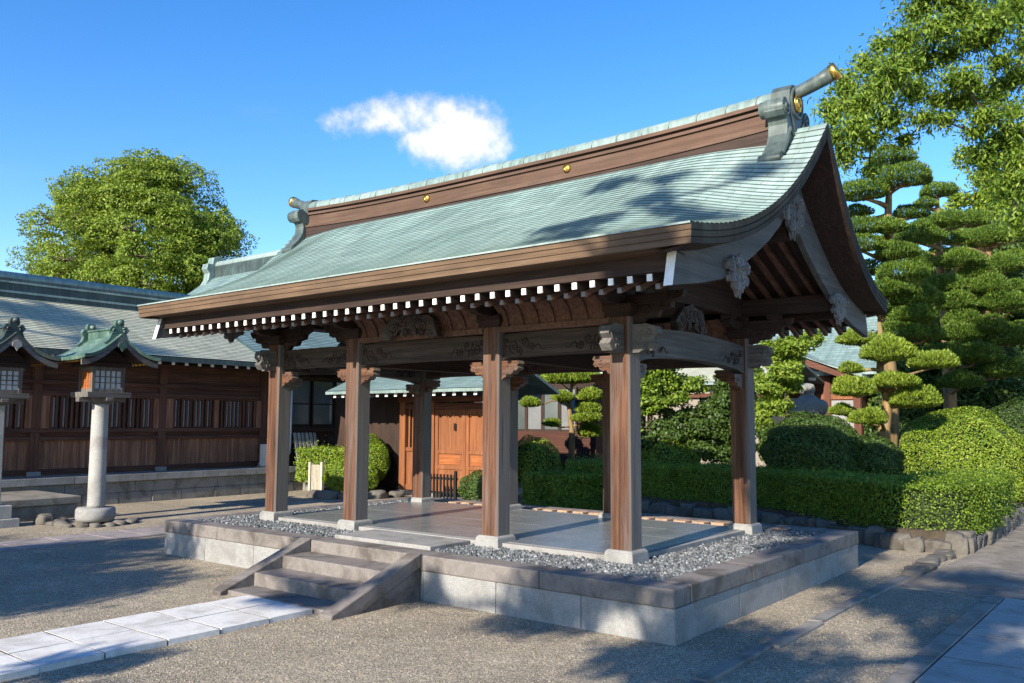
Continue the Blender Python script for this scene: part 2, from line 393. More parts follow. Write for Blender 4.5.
def leaves(pos, nrm, length, width, jitter=.8, droop=0., along=0.):
    """leaf blades: pos (N,3), facing roughly nrm; along=1 makes the blade itself point along nrm (needles)"""
    n = len(pos); L = (length*rng.uniform(.65, 1.25, n))[:, None]; Wd = (width*rng.uniform(.7, 1.2, n))[:, None]
    N = unit(nrm + rng.normal(0, jitter, (n, 3)))
    t = rng.normal(0, 1, (n, 3)); t[:, 2] -= droop
    T = unit(t - N*(t*N).sum(1, keepdims=True))
    if along: T, N = N, T
    B = np.cross(N, T)
    a = pos - T*L*.5; c = pos + T*L*.5; m_ = pos - T*L*.08
    fold = N*Wd*.18
    return np.stack([a, m_+B*Wd*.5+fold, c, m_-B*Wd*.5+fold], 1)
def sphere_dirs(n): return unit(rng.normal(0, 1, (n, 3)))
def clump(c, r, n, up=.35, shell=.55):
    """points in an ellipsoid clump, denser near the outside, with outward normals tilted up"""
    d = sphere_dirs(n); rad = rng.uniform(shell, 1., n)**.7
    rad = rad*(1+.18*np.sin(d[:, 0]*5+c[0]*3)+.15*np.sin(d[:, 1]*6+c[1]*5)+.12*np.sin(d[:, 2]*7+c[2]*7))
    if shell <= .12: rad = np.minimum(rng.gamma(2.2, .30, n), 1.9)       # loose sprays without a hard outline
    p = np.asarray(c)+d*rad[:, None]*np.asarray(r)
    nn = d.copy(); nn[:, 2] += up
    return p, unit(nn)
def limb(mb, a, b, r0, r1, bend=.12, seg=7, n=6):
    a = np.array(a, float); b = np.array(b, float); L = np.linalg.norm(b-a); k1, k2 = rng.normal(0, bend*L, 3), rng.normal(0, bend*L*.5, 3)
    pts = [a+(b-a)*t+k1*t*(1-t)*1.6+k2*math.sin(t*6.28)*.4 for t in np.linspace(0, 1, n)]
    mb.tube(pts, [r0+(r1-r0)*t for t in np.linspace(0, 1, n)], seg); return pts
def spiral(c, ax, turns=1.6, r0=.07, sgn=1, n=22, flip=0, rin=.25):
    """scroll curve points on a plane: ax 'xz' or 'yz'"""
    out = []
    for i in range(n):
        t = i/(n-1); a = sgn*(turns*2*math.pi*(1-t))+flip; r = r0*(rin+(1-rin)*(1-t))*(1-.55*t)
        p, q = r*math.cos(a), r*math.sin(a)
        out.append((c[0]+p, c[1], c[2]+q) if ax == 'xz' else (c[0], c[1]+p, c[2]+q))
    return out
# ================================================================== THE GROUND AND THE PATHS
g = MB(); g.add([(-400, -400, 0), (400, -400, 0), (400, 400, 0), (-400, 400, 0)], [(0, 1, 2, 3)])
structure(g.build('ground', 'gravel_ground'))
g = MB(); g.add([(.66, 3.62, .004), (1.1, 3.5, .004), (3.2, 3.45, .004), (9, 3.4, .004), (9, 40, .004), (1.0, 40, .004), (.8, 11, .004), (.8, 6.4, .004)], [tuple(range(8))])
structure(g.build('earth_road', 'packed_earth'))
def slab(mb, x0, x1, y0, y1, z0, z1, j=.005):
    c = [(x0, y0), (x1, y0), (x1, y1), (x0, y1)]
    vs = [(x+rng.uniform(-j, j), y+rng.uniform(-j, j), z0) for x, y in c]
    vs += [(x, y, z1+rng.uniform(-.001, .001)) for x, y, z in vs]
    mb.add(vs, [(0, 3, 2, 1), (4, 5, 6, 7), (0, 1, 5, 4), (1, 2, 6, 5), (2, 3, 7, 6), (3, 0, 4, 7)])
joint = MB(); joint.box(-3.85, -2.93, -5.05, -1.0, -.03, .0395); structure(joint.build('path_joints', 'soil'))
g = MB(); y = -.99
for i in range(9):
    L = .445+rng.uniform(-.015, .015)
    slab(g, -3.87+rng.uniform(-.015, .015), -3.402, y-L+.007, y-.007, -.02, .042); slab(g, -3.388, -2.92+rng.uniform(-.015, .015), y-L+.007, y-.007, -.02, .042); y -= L
structure(g.build('stone_path', 'slab_white'))
joint = MB(); joint.box(1.64, 3.69, -5, 3.41, -.03, .0275); structure(joint.build('path_joints', 'soil'))
g = MB(); y = 3.42
while y > -5:
    L = rng.uniform(.75, .95)
    slab(g, 1.635, 2.318, y-L+.02, y, -.02, .03, .002); slab(g, 2.336, 2.99, y-L+.02+.3, y+.3, -.02, .03, .002); slab(g, 3.005, 3.7, y-L+.012, y, -.02, .03, .002); y -= L
structure(g.build('paved_path', 'path_slab'))
g = MB(); y = 3.45
while y > -5:
    L = rng.uniform(1.1, 1.5); slab(g, 1.475, 1.62, y-L+.004, y, -.03, .036, .002); y -= L
slab(g, .7, 1.47, 3.50, 3.56, -.02, .012, .01)
structure(g.build('path_kerb', 'podium_stone', bevel=.008))
g = MB(); y = -5
while y < 4.3:
    L = rng.uniform(.7, 1.3); slab(g, .49+rng.uniform(-.015, .015), .61+rng.uniform(-.02, .02), y, y+L-.004, -.03, .016+rng.uniform(-.008, .012), .012); y += L
structure(g.build('kerb', 'podium_stone', bevel=.012))
g = MB(); y = -7
while y < 11:
    L = rng.uniform(.5, .8); x = -9.55
    for w in (.48, .46): slab(g, x, x+w-.012, y, y+L-.012, -.02, .018, .006); x += w
    y += L
structure(g.build('approach_path', 'pink_slab', bevel=.006))

# stones: an icosphere squashed and roughened
def ico(sub=1):
    t = (1+5**.5)/2
    v = [(-1, t, 0), (1, t, 0), (-1, -t, 0), (1, -t, 0), (0, -1, t), (0, 1, t), (0, -1, -t), (0, 1, -t), (t, 0, -1), (t, 0, 1), (-t, 0, -1), (-t, 0, 1)]
    f = [(0, 11, 5), (0, 5, 1), (0, 1, 7), (0, 7, 10), (0, 10, 11), (1, 5, 9), (5, 11, 4), (11, 10, 2), (10, 7, 6), (7, 1, 8), (3, 9, 4), (3, 4, 2), (3, 2, 6), (3, 6, 8), (3, 8, 9), (4, 9, 5), (2, 4, 11), (6, 2, 10), (8, 6, 7), (9, 8, 1)]
    v = [np.array(p)/np.linalg.norm(p) for p in v]
    for _ in range(sub):
        mid = {}; nf = []
        def mp(a, b):
            k = (min(a, b), max(a, b))
            if k not in mid: v.append(unit((v[a]+v[b])[None])[0]); mid[k] = len(v)-1
            return mid[k]
        for a, b, c in f:
            x, y, z = mp(a, b), mp(b, c), mp(c, a); nf += [(a, x, z), (b, y, x), (c, z, y), (x, y, z)]
        f = nf
    return np.array(v), f
ICO0, ICO1, ICO2, ICO3 = ico(0), ico(1), ico(2), ico(3)
def rock_bm(c, r, sub=2, rough=.18, boxy=.6, seed=0):
    V, Fc = (ICO1, ICO2, ICO3)[sub-1]; q = np.random.default_rng(seed)
    p = V.copy(); k = q.uniform(-2.5, 2.5, (6, 3)); ph = q.uniform(0, 6, 6)
    p = np.sign(p)*np.abs(p)**boxy; p /= np.abs(p).max()
    d = sum(np.sin(V@k[i]*1.7+ph[i]) for i in range(6))/6
    k2 = q.uniform(-6, 6, (7, 3)); d2 = sum(np.sin(V@k2[i]*1.6+ph[i % 6]) for i in range(7))/7
    p = p*(1+rough*d[:, None]*1.6+rough*.55*d2[:, None])
    return [tuple(np.asarray(c)+x*np.asarray(r)) for x in p], Fc
def rock(name, c, r, mat='rock', parent=None, sub=2, rough=.16, boxy=.6, seed=0):
    m_ = MB(); v, f = rock_bm(c, r, sub, rough, boxy, seed); m_.add(v, f, smooth=True); return m_.build(name, mat, parent)

for i in range(9):
    y = 4.35+i*.26; tag(rock('kerb_stone', (.56+rng.uniform(-.05, .06), y, .015), (.09+rng.uniform(0, .04), .14, .05), 'rock', None, 2, .16, .5, 700+i), 'broken dark stone continuing the ground kerb towards the hedge corner', 'stone', 'broken kerb stones')

# ================================================================== STONE PLATFORM
def stones_mesh(name, pts, r0, r1, mats, flat=.7):
    V0 = ICO0[0]; F0 = np.array(ICO0[1]); n_ = len(pts)
    rr = rng.uniform(r0, r1, n_); Q = np.linalg.qr(rng.normal(0, 1, (n_, 3, 3)))[0]
    sc = np.stack([rr*rng.uniform(.9, 1.5, n_), rr, rr*rng.uniform(.5, .85, n_)], 1)
    vv = (V0[None]*(1+rng.uniform(-.22, .22, (n_, 12, 1))))*sc[:, None, :]
    vv = np.einsum('nij,nkj->nki', Q, vv)+np.asarray(pts)[:, None, :]
    fi = (F0[None]+12*np.arange(n_)[:, None, None]).reshape(-1)
    me = bpy.data.meshes.new(name); me.vertices.add(n_*12); me.vertices.foreach_set('co', vv.astype(np.float32).ravel())
    me.loops.add(len(fi)); me.loops.foreach_set('vertex_index', fi.astype(np.int32)); me.polygons.add(n_*20); me.polygons.foreach_set('loop_start', np.arange(n_*20, dtype=np.int32)*3)
    me.update(calc_edges=True); return weld_obj(name, me, mats)
q_ = rng.uniform((-11, -4.5), (2.6, 3.2), (17000, 2))
dist_ = np.linalg.norm(q_-np.array([3.1, -5.9]), axis=1)
ok_ = ~((q_[:, 0] > -7.1) & (q_[:, 0] < .03) & (q_[:, 1] > -.03)) & ~((q_[:, 0] > -4.4) & (q_[:, 0] < -2.55) & (q_[:, 1] > -1.1)) & ~((q_[:, 0] > -4.13) & (q_[:, 0] < -2.98)) & ~((q_[:, 0] > 1.44)) & ~((q_[:, 0] > -9.6) & (q_[:, 0] < -8.6)) & ~((q_[:, 0] > .47) & (q_[:, 0] < .65))
ok_ &= np.sin(q_[:, 0]*1.9+np.sin(q_[:, 1]*2.3)*1.5)*.5+.5 > rng.random(len(q_))*.8
q_ = q_[ok_]
plain('gravel_stone', (.30, .262, .20), .95, .35, 40)
tag(stones_mesh('gravel', np.column_stack([q_, np.full(len(q_), .002)]), .004, .0085, 'gravel_stone'), 'loose coarser pale gravel lying on the raked court', 'gravel', kind='stuff')

HC, HP = .262, .41; PL, PD = 7.03, 4.5
plat = thing('stone_platform', 'low granite platform with brown coping and stone steps under the open pavilion', 'platform', (-3.5, 2.25, 0))
w = MB(); xs = [-PL, -6.15, -5.2, -4.36, -2.59, -1.72, -.84, 0]
for a, b in zip(xs[:-1], xs[1:]): w.box(a+.003, b-.003, .012, .30, -.05, HC)
ys = [.302, 1.2, 2.15, 3.1, 3.8, PD]
for a, b in zip(ys[:-1], ys[1:]):
    w.box(-.30, -.012, a+.003, b-.003, -.05, HC); w.box(-PL+.012, -PL+.3, a+.003, b-.003, -.05, HC)
w.box(-PL+.31, -.31, PD-.3, PD-.012, -.05, HC)
w.build('retaining_wall', 'granite_pale', plat, bevel=.006)
w = MB(); xs = [-PL, -5.9, -4.36, -2.59, -1.25, 0]
for a, b in zip(xs[:-1], xs[1:]): w.box(a+.002, b-.002, 0, .27, HC+.002, HP)
for xa in (-.27, -PL):
    ys = [.272, 1.45, 2.6, 3.5, PD-.272]
    for a, b in zip(ys[:-1], ys[1:]): w.box(xa, xa+.27, a+.002, b-.002, HC+.002, HP)
for a, b in zip(xs[:-1], xs[1:]): w.box(a+.002, b-.002, PD-.27, PD, HC+.002, HP)
w.build('coping', 'coping_stone', plat, bevel=.012)
w = MB(); fx = np.linspace(-6.06, -.98, 9); fy = np.linspace(.95, 3.56, 5)
for a, b in zip(fx[:-1], fx[1:]):
    for c, d in zip(fy[:-1], fy[1:]): w.box(a+.002, b-.002, c+.002, d-.002, .30, .454+rng.uniform(-.001, .001))
w.build('floor', 'floor_stone', plat, bevel=.003)
w = MB(); w.box(-6.14, -.90, .865, .945, .30, .450); w.box(-6.14, -.90, 3.565, 3.645, .30, .450); w.box(-6.14, -6.063, .95, 3.56, .30, .450); w.box(-.977, -.90, .95, 3.56, .30, .450)
w.build('floor_border', 'granite_grey', plat, bevel=.005)
w = MB(); w.box(-4.15, -2.75, .274, .862, .32, .444); w.build('threshold_slab', 'granite_grey', plat, bevel=.008)
w = MB()
for i in range(22):
    x = -6.2+i*.255; 
    w.box(x, x+.17, 4.02, 4.2, .36, .425+rng.uniform(-.006, .006))
w.build('edging_stones', 'terracotta', plat, bevel=.012)
for k, (ya, yb, zt) in enumerate(((-.98, -.64, .045), (-.69, -.33, .17), (-.36, -.003, .295))):
    w = MB(); w.box(-4.19, -2.76, ya, yb, -.02 if k == 0 else zt-.13, zt); w.box(-4.18, -2.77, ya+.02, -.004, -.02, zt-.002-(.13 if k else 0)) if k else None
    w.build('step', 'coping_stone', plat, bevel=.008)
for xa in (-4.35, -2.755):
    w = MB(); w.prism([(-1.06, -.02), (-1.06, .035), (-1.02, .05), (-.005, .43), (-.005, .30), (-.80, -.02)], 0, xa, xa+.16)
    w.prism([(-.80, -.02), (-.005, .297), (-.005, -.02)], 0, xa+.012, xa+.148)
    w.build('stair_cheek', 'coping_stone', plat, bevel=.01)

# loose grey pebbles filling the platform round the floor
pv = []; pf = []
V0, F0 = ICO0; F0 = np.array(F0)
pts = []
for x0, x1, y0, y1, nn in ((-6.76, -.27, .275, .86, 14000), (-.895, -.275, .28, 4.2, 9500), (-6.75, -6.145, .28, 4.2, 4000), (-6.4, -.9, 3.65, 4.02, 1000)):
    q = rng.uniform((x0, y0), (x1, y1), (nn, 2)); pts.append(q[~((q[:, 0] > -4.17) & (q[:, 0] < -2.73) & (q[:, 1] < .87))])
pts = np.concatenate(pts); n_ = len(pts)
rr = rng.uniform(.009, .0195, n_); M3 = rng.normal(0, 1, (n_, 3, 3)); Q = np.linalg.qr(M3)[0]
sc = np.stack([rr*rng.uniform(.9, 1.5, n_), rr, rr*rng.uniform(.55, .8, n_)], 1)
vv = (V0[None]*(1+rng.uniform(-.22, .22, (n_, 12, 1))))*sc[:, None, :]
vv = np.einsum('nij,nkj->nki', Q, vv); vv[:, :, 0] += pts[:, None, 0]; vv[:, :, 1] += pts[:, None, 1]; vv[:, :, 2] += (.384+rng.uniform(-.010, .022, n_))[:, None]
gb = MB(); gb.v = [tuple(p) for p in vv.reshape(-1, 3)]
gb.f = [list(map(int, f+12*i)) for i in range(n_) for f in F0]; gb.mi = [0]*len(gb.f); gb.sm = [False]*len(gb.f)
gb.cur = 1
for x0, x1, y0, y1 in ((-6.76, -.27, .275, .864), (-.899, -.275, .866, 4.22), (-6.75, -6.142, .866, 4.22), (-6.14, -.901, 3.647, 4.22)): gb.box(x0, x1, y0, y1, .31, .372)
tag(gb.build('pebble_bed', ['pebble', 'granite_grey']), 'loose blue grey pebbles filling the platform between coping and floor', 'pebbles', kind='stuff')

# ================================================================== PAVILION
pav = thing('pavilion', 'open wooden pavilion with green copper gable roof on square posts, standing on the stone platform', 'pavilion', (-3.5, 2.25, .41))
XF = (-6.05, -4.575, -2.48, -.965); XB = (-6.05, -4.40, -2.69, -.965); YF, YB = .94, 3.55; CH = .107
def build_column(x, y):
    c = MB(); e = .018
    o8 = [(-CH+e, -CH), (CH-e, -CH), (CH, -CH+e), (CH, CH-e), (CH-e, CH), (-CH+e, CH), (-CH, CH-e), (-CH, -CH+e)]
    c.prism([(x+a, y+b) for a, b in o8], 2, .50, 2.60)
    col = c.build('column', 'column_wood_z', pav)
    b = MB(); b.frustum(x, y, .37, .495, .305, .285); b.frustum(x, y, .495, .515, .285, .245)
    b.build('base_stone', 'granite_pale', col, bevel=.006)
    return col
cols = [(x, YF) for x in XF]+[(x, YB) for x in XB]
c0 = build_column(*cols[0])
for x, y in cols[1:]:
    c = copy_tree(c0, pav); c.location = (x-cols[0][0], y-cols[0][1], 0)
# tie beams
def cloud_carving(mb, x, y, z, face, s=1.):
    ax = 'xz' if face in 'fb' else 'yz'
    for (dx, dz, r, sg, tn, fl) in ((0, 0, .075, 1, 1.7, .4), (.13, .035, .055, -1, 1.5, 2.5), (.06, -.05, .05, -1, 1.4, 1.2), (.22, -.02, .05, 1, 1.5, .2), (-.09, .05, .045, 1, 1.3, 3.)):
        c = (x+dx*s, y, z+dz) if ax == 'xz' else (x, y+dx*s, z+dz)
        mb.tube(spiral(c, ax, tn, r, sg*(1 if s > 0 else -1), 18, fl), .0085, 5, 1)
    L = [(x+s*(.26+.02*i), y, z-.02+.03*math.sin(i*.9)) if ax == 'xz' else (x, y+s*(.26+.02*i), z-.02+.03*math.sin(i*.9)) for i in range(8)]
    mb.tube(L, [.009*(1-i/9) for i in range(8)], 5, 1)
def beam_x(xa, xb, y, carve):
    b = MB(); n = 14; lo_ = []; hi = []
    for i in range(n+1):
        t = i/n; a = math.sin(math.pi*t)**.5 if 0 < t < 1 else 0
        x = xa+(xb-xa)*t; lo_.append((x, 2.28+.02*a)); hi.append((x, 2.525+.012*a))
    b.prism(lo_+hi[::-1], 1, y-.03, y+.10)
    yc = y-.031 if carve else y+.101
    cloud_carving(b, xa+.14, yc, 2.40, 'f', 1); cloud_carving(b, xb-.14, yc, 2.40, 'f', -1)
    yc = y+.101 if carve else y-.031
    cloud_carving(b, xa+.16, yc, 2.40, 'f', 1); cloud_carving(b, xb-.16, yc, 2.40, 'f', -1)
    return b.build('tie_beam', ['beam_wood_x', 'dark_wood_x'], pav, bevel=0)
for xs_, y in ((XF, YF), (XB, YB)):
    for a, b in zip(xs_[:-1], xs_[1:]): beam_x(a+CH, b-CH, y, y == YF)
def beam_y(x, side):
    b = MB(); n = 16; lo_ = []; hi = []
    for i in range(n+1):
        t = i/n; a = math.sin(math.pi*t)
        y = YF+CH+(YB-YF-2*CH)*t; lo_.append((y, 2.20+.085*a**.6 if a > 0 else 2.20)); hi.append((y, 2.51+.05*a))
    b.prism(lo_+hi[::-1], 0, x-.075, x+.075)
    for xc_ in (x-.076, x+.076):
        cloud_carving(b, xc_, YF+.30, 2.36, 's', 1); cloud_carving(b, xc_, YB-.30, 2.36, 's', -1)
    return b.build('rainbow_beam', ['beam_wood_y', 'dark_wood_y'], pav)
for x in (XF[0], XF[3]): beam_y(x, 1)
for xa, xb in ((XF[1], XB[1]), (XF[2], XB[2])):
    b = MB(); b.bar((xa, YF+CH, 2.40), (xb, YB-CH, 2.40), .13, .24); b.build('cross_beam', 'dark_wood_y', pav)
# carved brackets beside each column head and beam noses at the corners
def elbow_outline(s):
    p = [(0, 0), (.20, 0), (.215, -.03), (.19, -.045), (.21, -.075), (.185, -.10), (.15, -.095), (.135, -.125), (.10, -.14), (.065, -.13), (.05, -.16), (.02, -.17), (0, -.19)]
    return [(s*a, b) for a, b in (p if s > 0 else p)]
def elbow(x, y, s, axis):
    b = MB()
    if axis == 'x':
        b.prism([(x+a, 2.255+c) for a, c in elbow_outline(s)], 1, y-.05, y+.05)
        for yy in (y-.051, y+.051): b.tube(spiral((x+s*.12, yy, 2.255-.06), 'xz', 1.5, .05, s, 16), .007, 5)
    else:
        b.prism([(y+a, 2.19+c) for a, c in elbow_outline(s)], 0, x-.05, x+.05)
        for xx in (x-.051, x+.051): b.tube(spiral((xx, y+s*.12, 2.19-.06), 'yz', 1.5, .05, s, 16), .007, 5)
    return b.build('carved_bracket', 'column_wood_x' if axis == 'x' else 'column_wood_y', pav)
for xs_, y in ((XF, YF), (XB, YB)):
    for i, x in enumerate(xs_):
        if i > 0: elbow(x-CH, y, -1, 'x')
        if i < 3: elbow(x+CH, y, 1, 'x')
for x in (XF[0], XF[3]): elbow(x, YF+CH, 1, 'y'); elbow(x, YB-CH, -1, 'y')
def nose(x, y, dx, dy):
    o = [(0, .12), (.14, .13), (.235, .10), (.26, .03), (.21, -.01), (.245, -.06), (.20, -.12), (.12, -.10), (.07, -.13), (0, -.13)]
    b = MB(); z = 2.40
    if dx:
        b.prism([(x+dx*(CH+a), z+c) for a, c in o], 1, y-.055, y+.055)
        for yy in (y-.056, y+.056):
            b.tube(spiral((x+dx*(CH+.15), yy, z+.03), 'xz', 1.6, .075, dx, 18), .009, 5); b.tube(spiral((x+dx*(CH+.13), yy, z-.07), 'xz', 1.3, .045, -dx, 14), .008, 5)
    else:
        b.prism([(y+dy*(CH+a), z+c) for a, c in o], 0, x-.055, x+.055)
        for xx in (x-.056, x+.056):
            b.tube(spiral((xx, y+dy*(CH+.15), z+.03), 'yz', 1.6, .075, dy, 18), .009, 5); b.tube(spiral((xx, y+dy*(CH+.13), z-.07), 'yz', 1.3, .045, -dy, 14), .008, 5)
    return b.build('beam_nose', 'grey_wood_x' if dx else 'grey_wood_y', pav)
for x, dx in ((XF[0], -1), (XF[3], 1)):
    for y, dy in ((YF, -1), (YB, 1)): nose(x, y, dx, 0); nose(x, y, 0, dy)
# bracket complexes on the column heads
def bracket(x, y):
    b = MB()
    b.frustum(x, y, 2.60, 2.66, .20, .30); b.box(x-.15, x+.15, y-.15, y+.15, 2.66, 2.715)
    for ax in 'xy':
        L = .47 if ax == 'x' else .40
        prof = [(-L, 2.80), (-L, 2.755), (-L+.04, 2.725), (-L+.11, 2.71), (L-.11, 2.71), (L-.04, 2.725), (L, 2.755), (L, 2.80)]
        if ax == 'x': b.prism([(x+a, z) for a, z in prof], 1, y-.05, y+.05)
        else: b.prism([(y+a, z) for a, z in prof], 0, x-.048, x+.048)
        for k in (-1, 0, 1):
            cx, cy = (x+k*(L-.07), y) if ax == 'x' else (x, y+k*(L-.07))
            if ax == 'y' and k == 0: continue
            b.frustum(cx, cy, 2.80, 2.83, .10, .14); b.box(cx-.07, cx+.07, cy-.07, cy+.07, 2.83, 2.862)
    for s in (-1, 1):      # carved wings under the arms
        b.prism([(x+s*.10, 2.708), (x+s*.40, 2.80), (x+s*.62, 2.81), (x+s*.60, 2.75), (x+s*.50, 2.71), (x+s*.49, 2.66), (x+s*.38, 2.64), (x+s*.35, 2.585), (x+s*.22, 2.58), (x+s*.19, 2.545), (x+s*.11, 2.54)], 1, y-.035, y+.035)
        for dx, dz_, r_ in ((.25, 2.645, .06), (.40, 2.70, .06), (.53, 2.76, .045), (.30, 2.73, .05)):
            for yy in (-.037, .037): b.tube(spiral((x+s*dx, y+yy, dz_), 'xz', 1.4, r_, s, 14), .009, 5)
    return b.build('bracket_set', 'dark_wood_x', pav, bevel=.004)
b0 = bracket(*cols[0])
for x, y in cols[1:]:
    c = b0.copy(); COL.objects.link(c); c.parent = pav; c.location = (x-cols[0][0], y-cols[0][1], 0)
# frog-leg struts
def kaerumata(c, axis, w=.62, h=.30):
    o = []
    for i in range(15):
        t = i/14; a = math.pi*t; o.append((-w/2*math.cos(a)*(1+.10*math.sin(6*a)), h*(math.sin(a)**.7)*(1+.06*math.sin(9*a))))
    o = [(-w/2-.05, 0)]+o+[(w/2+.05, 0), (w/2-.12, 0), (w/2-.17, h*.35), (.05, h*.42), (-.05, h*.42), (-w/2+.17, h*.35), (-w/2+.12, 0)]
    b = MB(); x, y, z = c
    if axis == 'x': b.prism([(x+p, z+q) for p, q in o], 1, y-.035, y+.035)
    else: b.prism([(y+p, z+q) for p, q in o], 0, x-.035, x+.035)
    for face in (-.038, .038):
        for s in (-1, 1):
            for (dx, dz, r, fl) in ((.10, .18, .07, 0), (.22, .12, .07, 1.5), (.30, .05, .05, 3), (.06, .09, .05, 4), (.17, .22, .04, 2)):
                ctr = (x+s*dx, y+face, z+dz) if axis == 'x' else (x+face, y+s*dx, z+dz)
                b.tube(spiral(ctr, 'xz' if axis == 'x' else 'yz', 1.5, r, s, 16, fl), .011, 5)
            leg = [(s*(.03+.02*i), .24-.05*i+.012*math.sin(i)) for i in range(5)]
            b.tube([(x+p, y+face, z+q) if axis == 'x' else (x+face, y+p, z+q) for p, q in leg], .014, 5)
    return b.build('frog_leg_strut', 'carved_wood', pav)
kaerumata((-3.53, YF-.19, 2.537), 'x', .86, .27); kaerumata((-3.53, YB, 2.537), 'x')
for x in (XF[0], XF[3]): kaerumata((x, 2.245, 2.555), 'y', .66, .30)
# coving above the beams, with ribs
def coving(y, s, xa, xb):
    b = MB(); prof = [(0, 2.60), (.012*s, 2.66), (.045*s, 2.73), (.10*s, 2.785), (.17*s, 2.82)]
    vs = [(x, y+a, z) for x in (xa, xb) for a, z in prof]; n = len(prof)
    b.add(vs, [(i, i+1, i+1+n, i+n) for i in range(n-1)])
    b.box(xa, xb, y-.03, y+.03, 2.54, 2.60)
    for x in np.arange(xa+.1, xb, .19): b.tube([(x, y+a+.012*s, z-.004) for a, z in prof], .014, 5)
    return b.build('ribbed_coving', 'red_wood_rafter', pav)
coving(YB-.10, -1, -5.95, -1.07)
coving(YF-.07, -1, -2.37, -1.07); coving(YF-.07, -1, -4.46, -2.59)
for yy in (.66, 3.84):
    b = MB(); b.box(-7.05, .05, yy-.05, yy+.05, 2.80, 2.915); b.build('eave_purlin', 'dark_wood_x', pav)
# purlins, ceiling, gable ends
ZC = lambda y: 2.70+.42*(y-.03)         # centre line of the base rafters
ZF = lambda y: 2.75+.22*(y+.10)         # centre line of the flying rafters
for y in (.93, 3.57):
    b = MB(); b.box(-7.10, .10, y-.065, y+.065, 2.865, ZC(.93)-.036); b.build('purlin', 'dark_wood_x', pav)
b = MB(); b.box(-7.10, .10, 2.17, 2.33, 3.42, ZC(2.2)-.04); b.build('ridge_purlin', 'dark_wood_x', pav)
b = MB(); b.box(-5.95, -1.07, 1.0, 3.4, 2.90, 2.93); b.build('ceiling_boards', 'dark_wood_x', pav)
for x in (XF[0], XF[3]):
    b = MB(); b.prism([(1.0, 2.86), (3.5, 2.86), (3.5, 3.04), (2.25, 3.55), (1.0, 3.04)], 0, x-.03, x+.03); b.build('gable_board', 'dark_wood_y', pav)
# rafters: every one its own piece with a white end, the lower row greyed to imitate shade
def rafter(x, y0, y1, zf, w, h, name, mirror):
    f = (lambda y: y) if not mirror else (lambda y: 4.5-y)
    b = MB(); b.bar((x, f(y0), zf(y0)), (x, f(y1), zf(y1)), w, h); r = b.build(name, 'dark_wood_y' if name == 'flying_rafter' else 'red_wood_rafter', pav)
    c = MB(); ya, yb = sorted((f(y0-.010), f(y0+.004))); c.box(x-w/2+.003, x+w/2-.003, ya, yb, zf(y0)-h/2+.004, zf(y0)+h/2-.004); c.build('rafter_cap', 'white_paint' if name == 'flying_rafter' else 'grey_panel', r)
    return r
RX = np.linspace(-6.88, -.12, 40)
for mir in (False, True):
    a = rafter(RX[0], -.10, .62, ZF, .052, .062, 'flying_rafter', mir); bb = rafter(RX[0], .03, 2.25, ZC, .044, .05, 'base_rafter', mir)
    for x in RX[1:]:
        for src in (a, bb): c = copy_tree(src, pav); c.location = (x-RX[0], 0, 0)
sof = [(-.085, ZF(-.085)+.042), (.2, max(ZF(.2)+.042, ZC(.2)+.040)), (.48, max(ZF(.48)+.042, ZC(.48)+.040)), (2.25, ZC(2.25)+.042)]
b = MB()
for f in (lambda y: y, lambda y: 4.5-y):
    for (ya, za), (yb, zb) in zip(sof[:-1], sof[1:]):
        b.add([(-7.09, f(ya), za), (.09, f(ya), za), (.09, f(yb), zb), (-7.09, f(yb), zb)], [(0, 1, 2, 3)])
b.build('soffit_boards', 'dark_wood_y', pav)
for f in (lambda y: y, lambda y: 4.5-y):
    b = MB(); ya, yb = sorted((f(-.105), f(-.03))); b.box(-7.09, .09, ya, yb, 2.788, 2.955); b.build('eave_board', 'dark_wood_x', pav)

# ---- the copper roof
XC = -3.5; ZE, ZR = 3.085, 4.50
def hl(t): return 3.83+.18*t
def roof_z(t, dv):
    M_ = .74*t+.26*t*t; V_ = .2*t+.8*t**2.4
    s = min(1., max(0., 1-dv/1.35)); s = s*s*(3-2*s)*.55+s*s*.45
    return ZE+(ZR-ZE)*(M_+(V_-M_)*s)
def roof_pt(u, t, back):
    dv = (1-abs(u))*hl(t); y = -.30+2.55*t
    return (XC+u*hl(t), 4.5-y if back else y, roof_z(t, dv))
us = sorted(set([round(x, 4) for x in np.concatenate([np.linspace(-1, -.64, 22), np.linspace(-.64, .64, 15), np.linspace(.64, 1, 22)])]))
nu = len(us); NT = 36; rf = MB(); uv = []
for back in (0, 1):
    base = len(rf.v); rows = []
    for k in range(NT):
        rows += [(k/NT, .010, k), ((k+1)/NT, .001, k+.98)]
    for t, lift, kk in rows:
        for u in us:
            x, y, z = roof_pt(u, t, back); e = .01
            z2 = roof_pt(u, min(1, t+e), back)[2]; z1 = roof_pt(u, max(0, t-e), back)[2]; sl = (z2-z1)/(2.55*(min(1, t+e)-max(0, t-e)))
            nn = Vector((0, (sl if back else -sl), 1)).normalized()
            rf.v.append((x, y+nn.y*lift, z+nn.z*lift)); uv.append((x, kk*.075+.003))
    nr = len(rows)
    for i in range(nr-1):
        for j in range(nu-1):
            a = base+i*nu+j; q = [a, a+1, a+nu+1, a+nu]
            rf.f.append(q[::-1] if back else q); rf.mi.append(0); rf.sm.append(i % 2 == 0)
rf.uv = uv
roof = rf.build('roof', 'copper_shingle', pav)
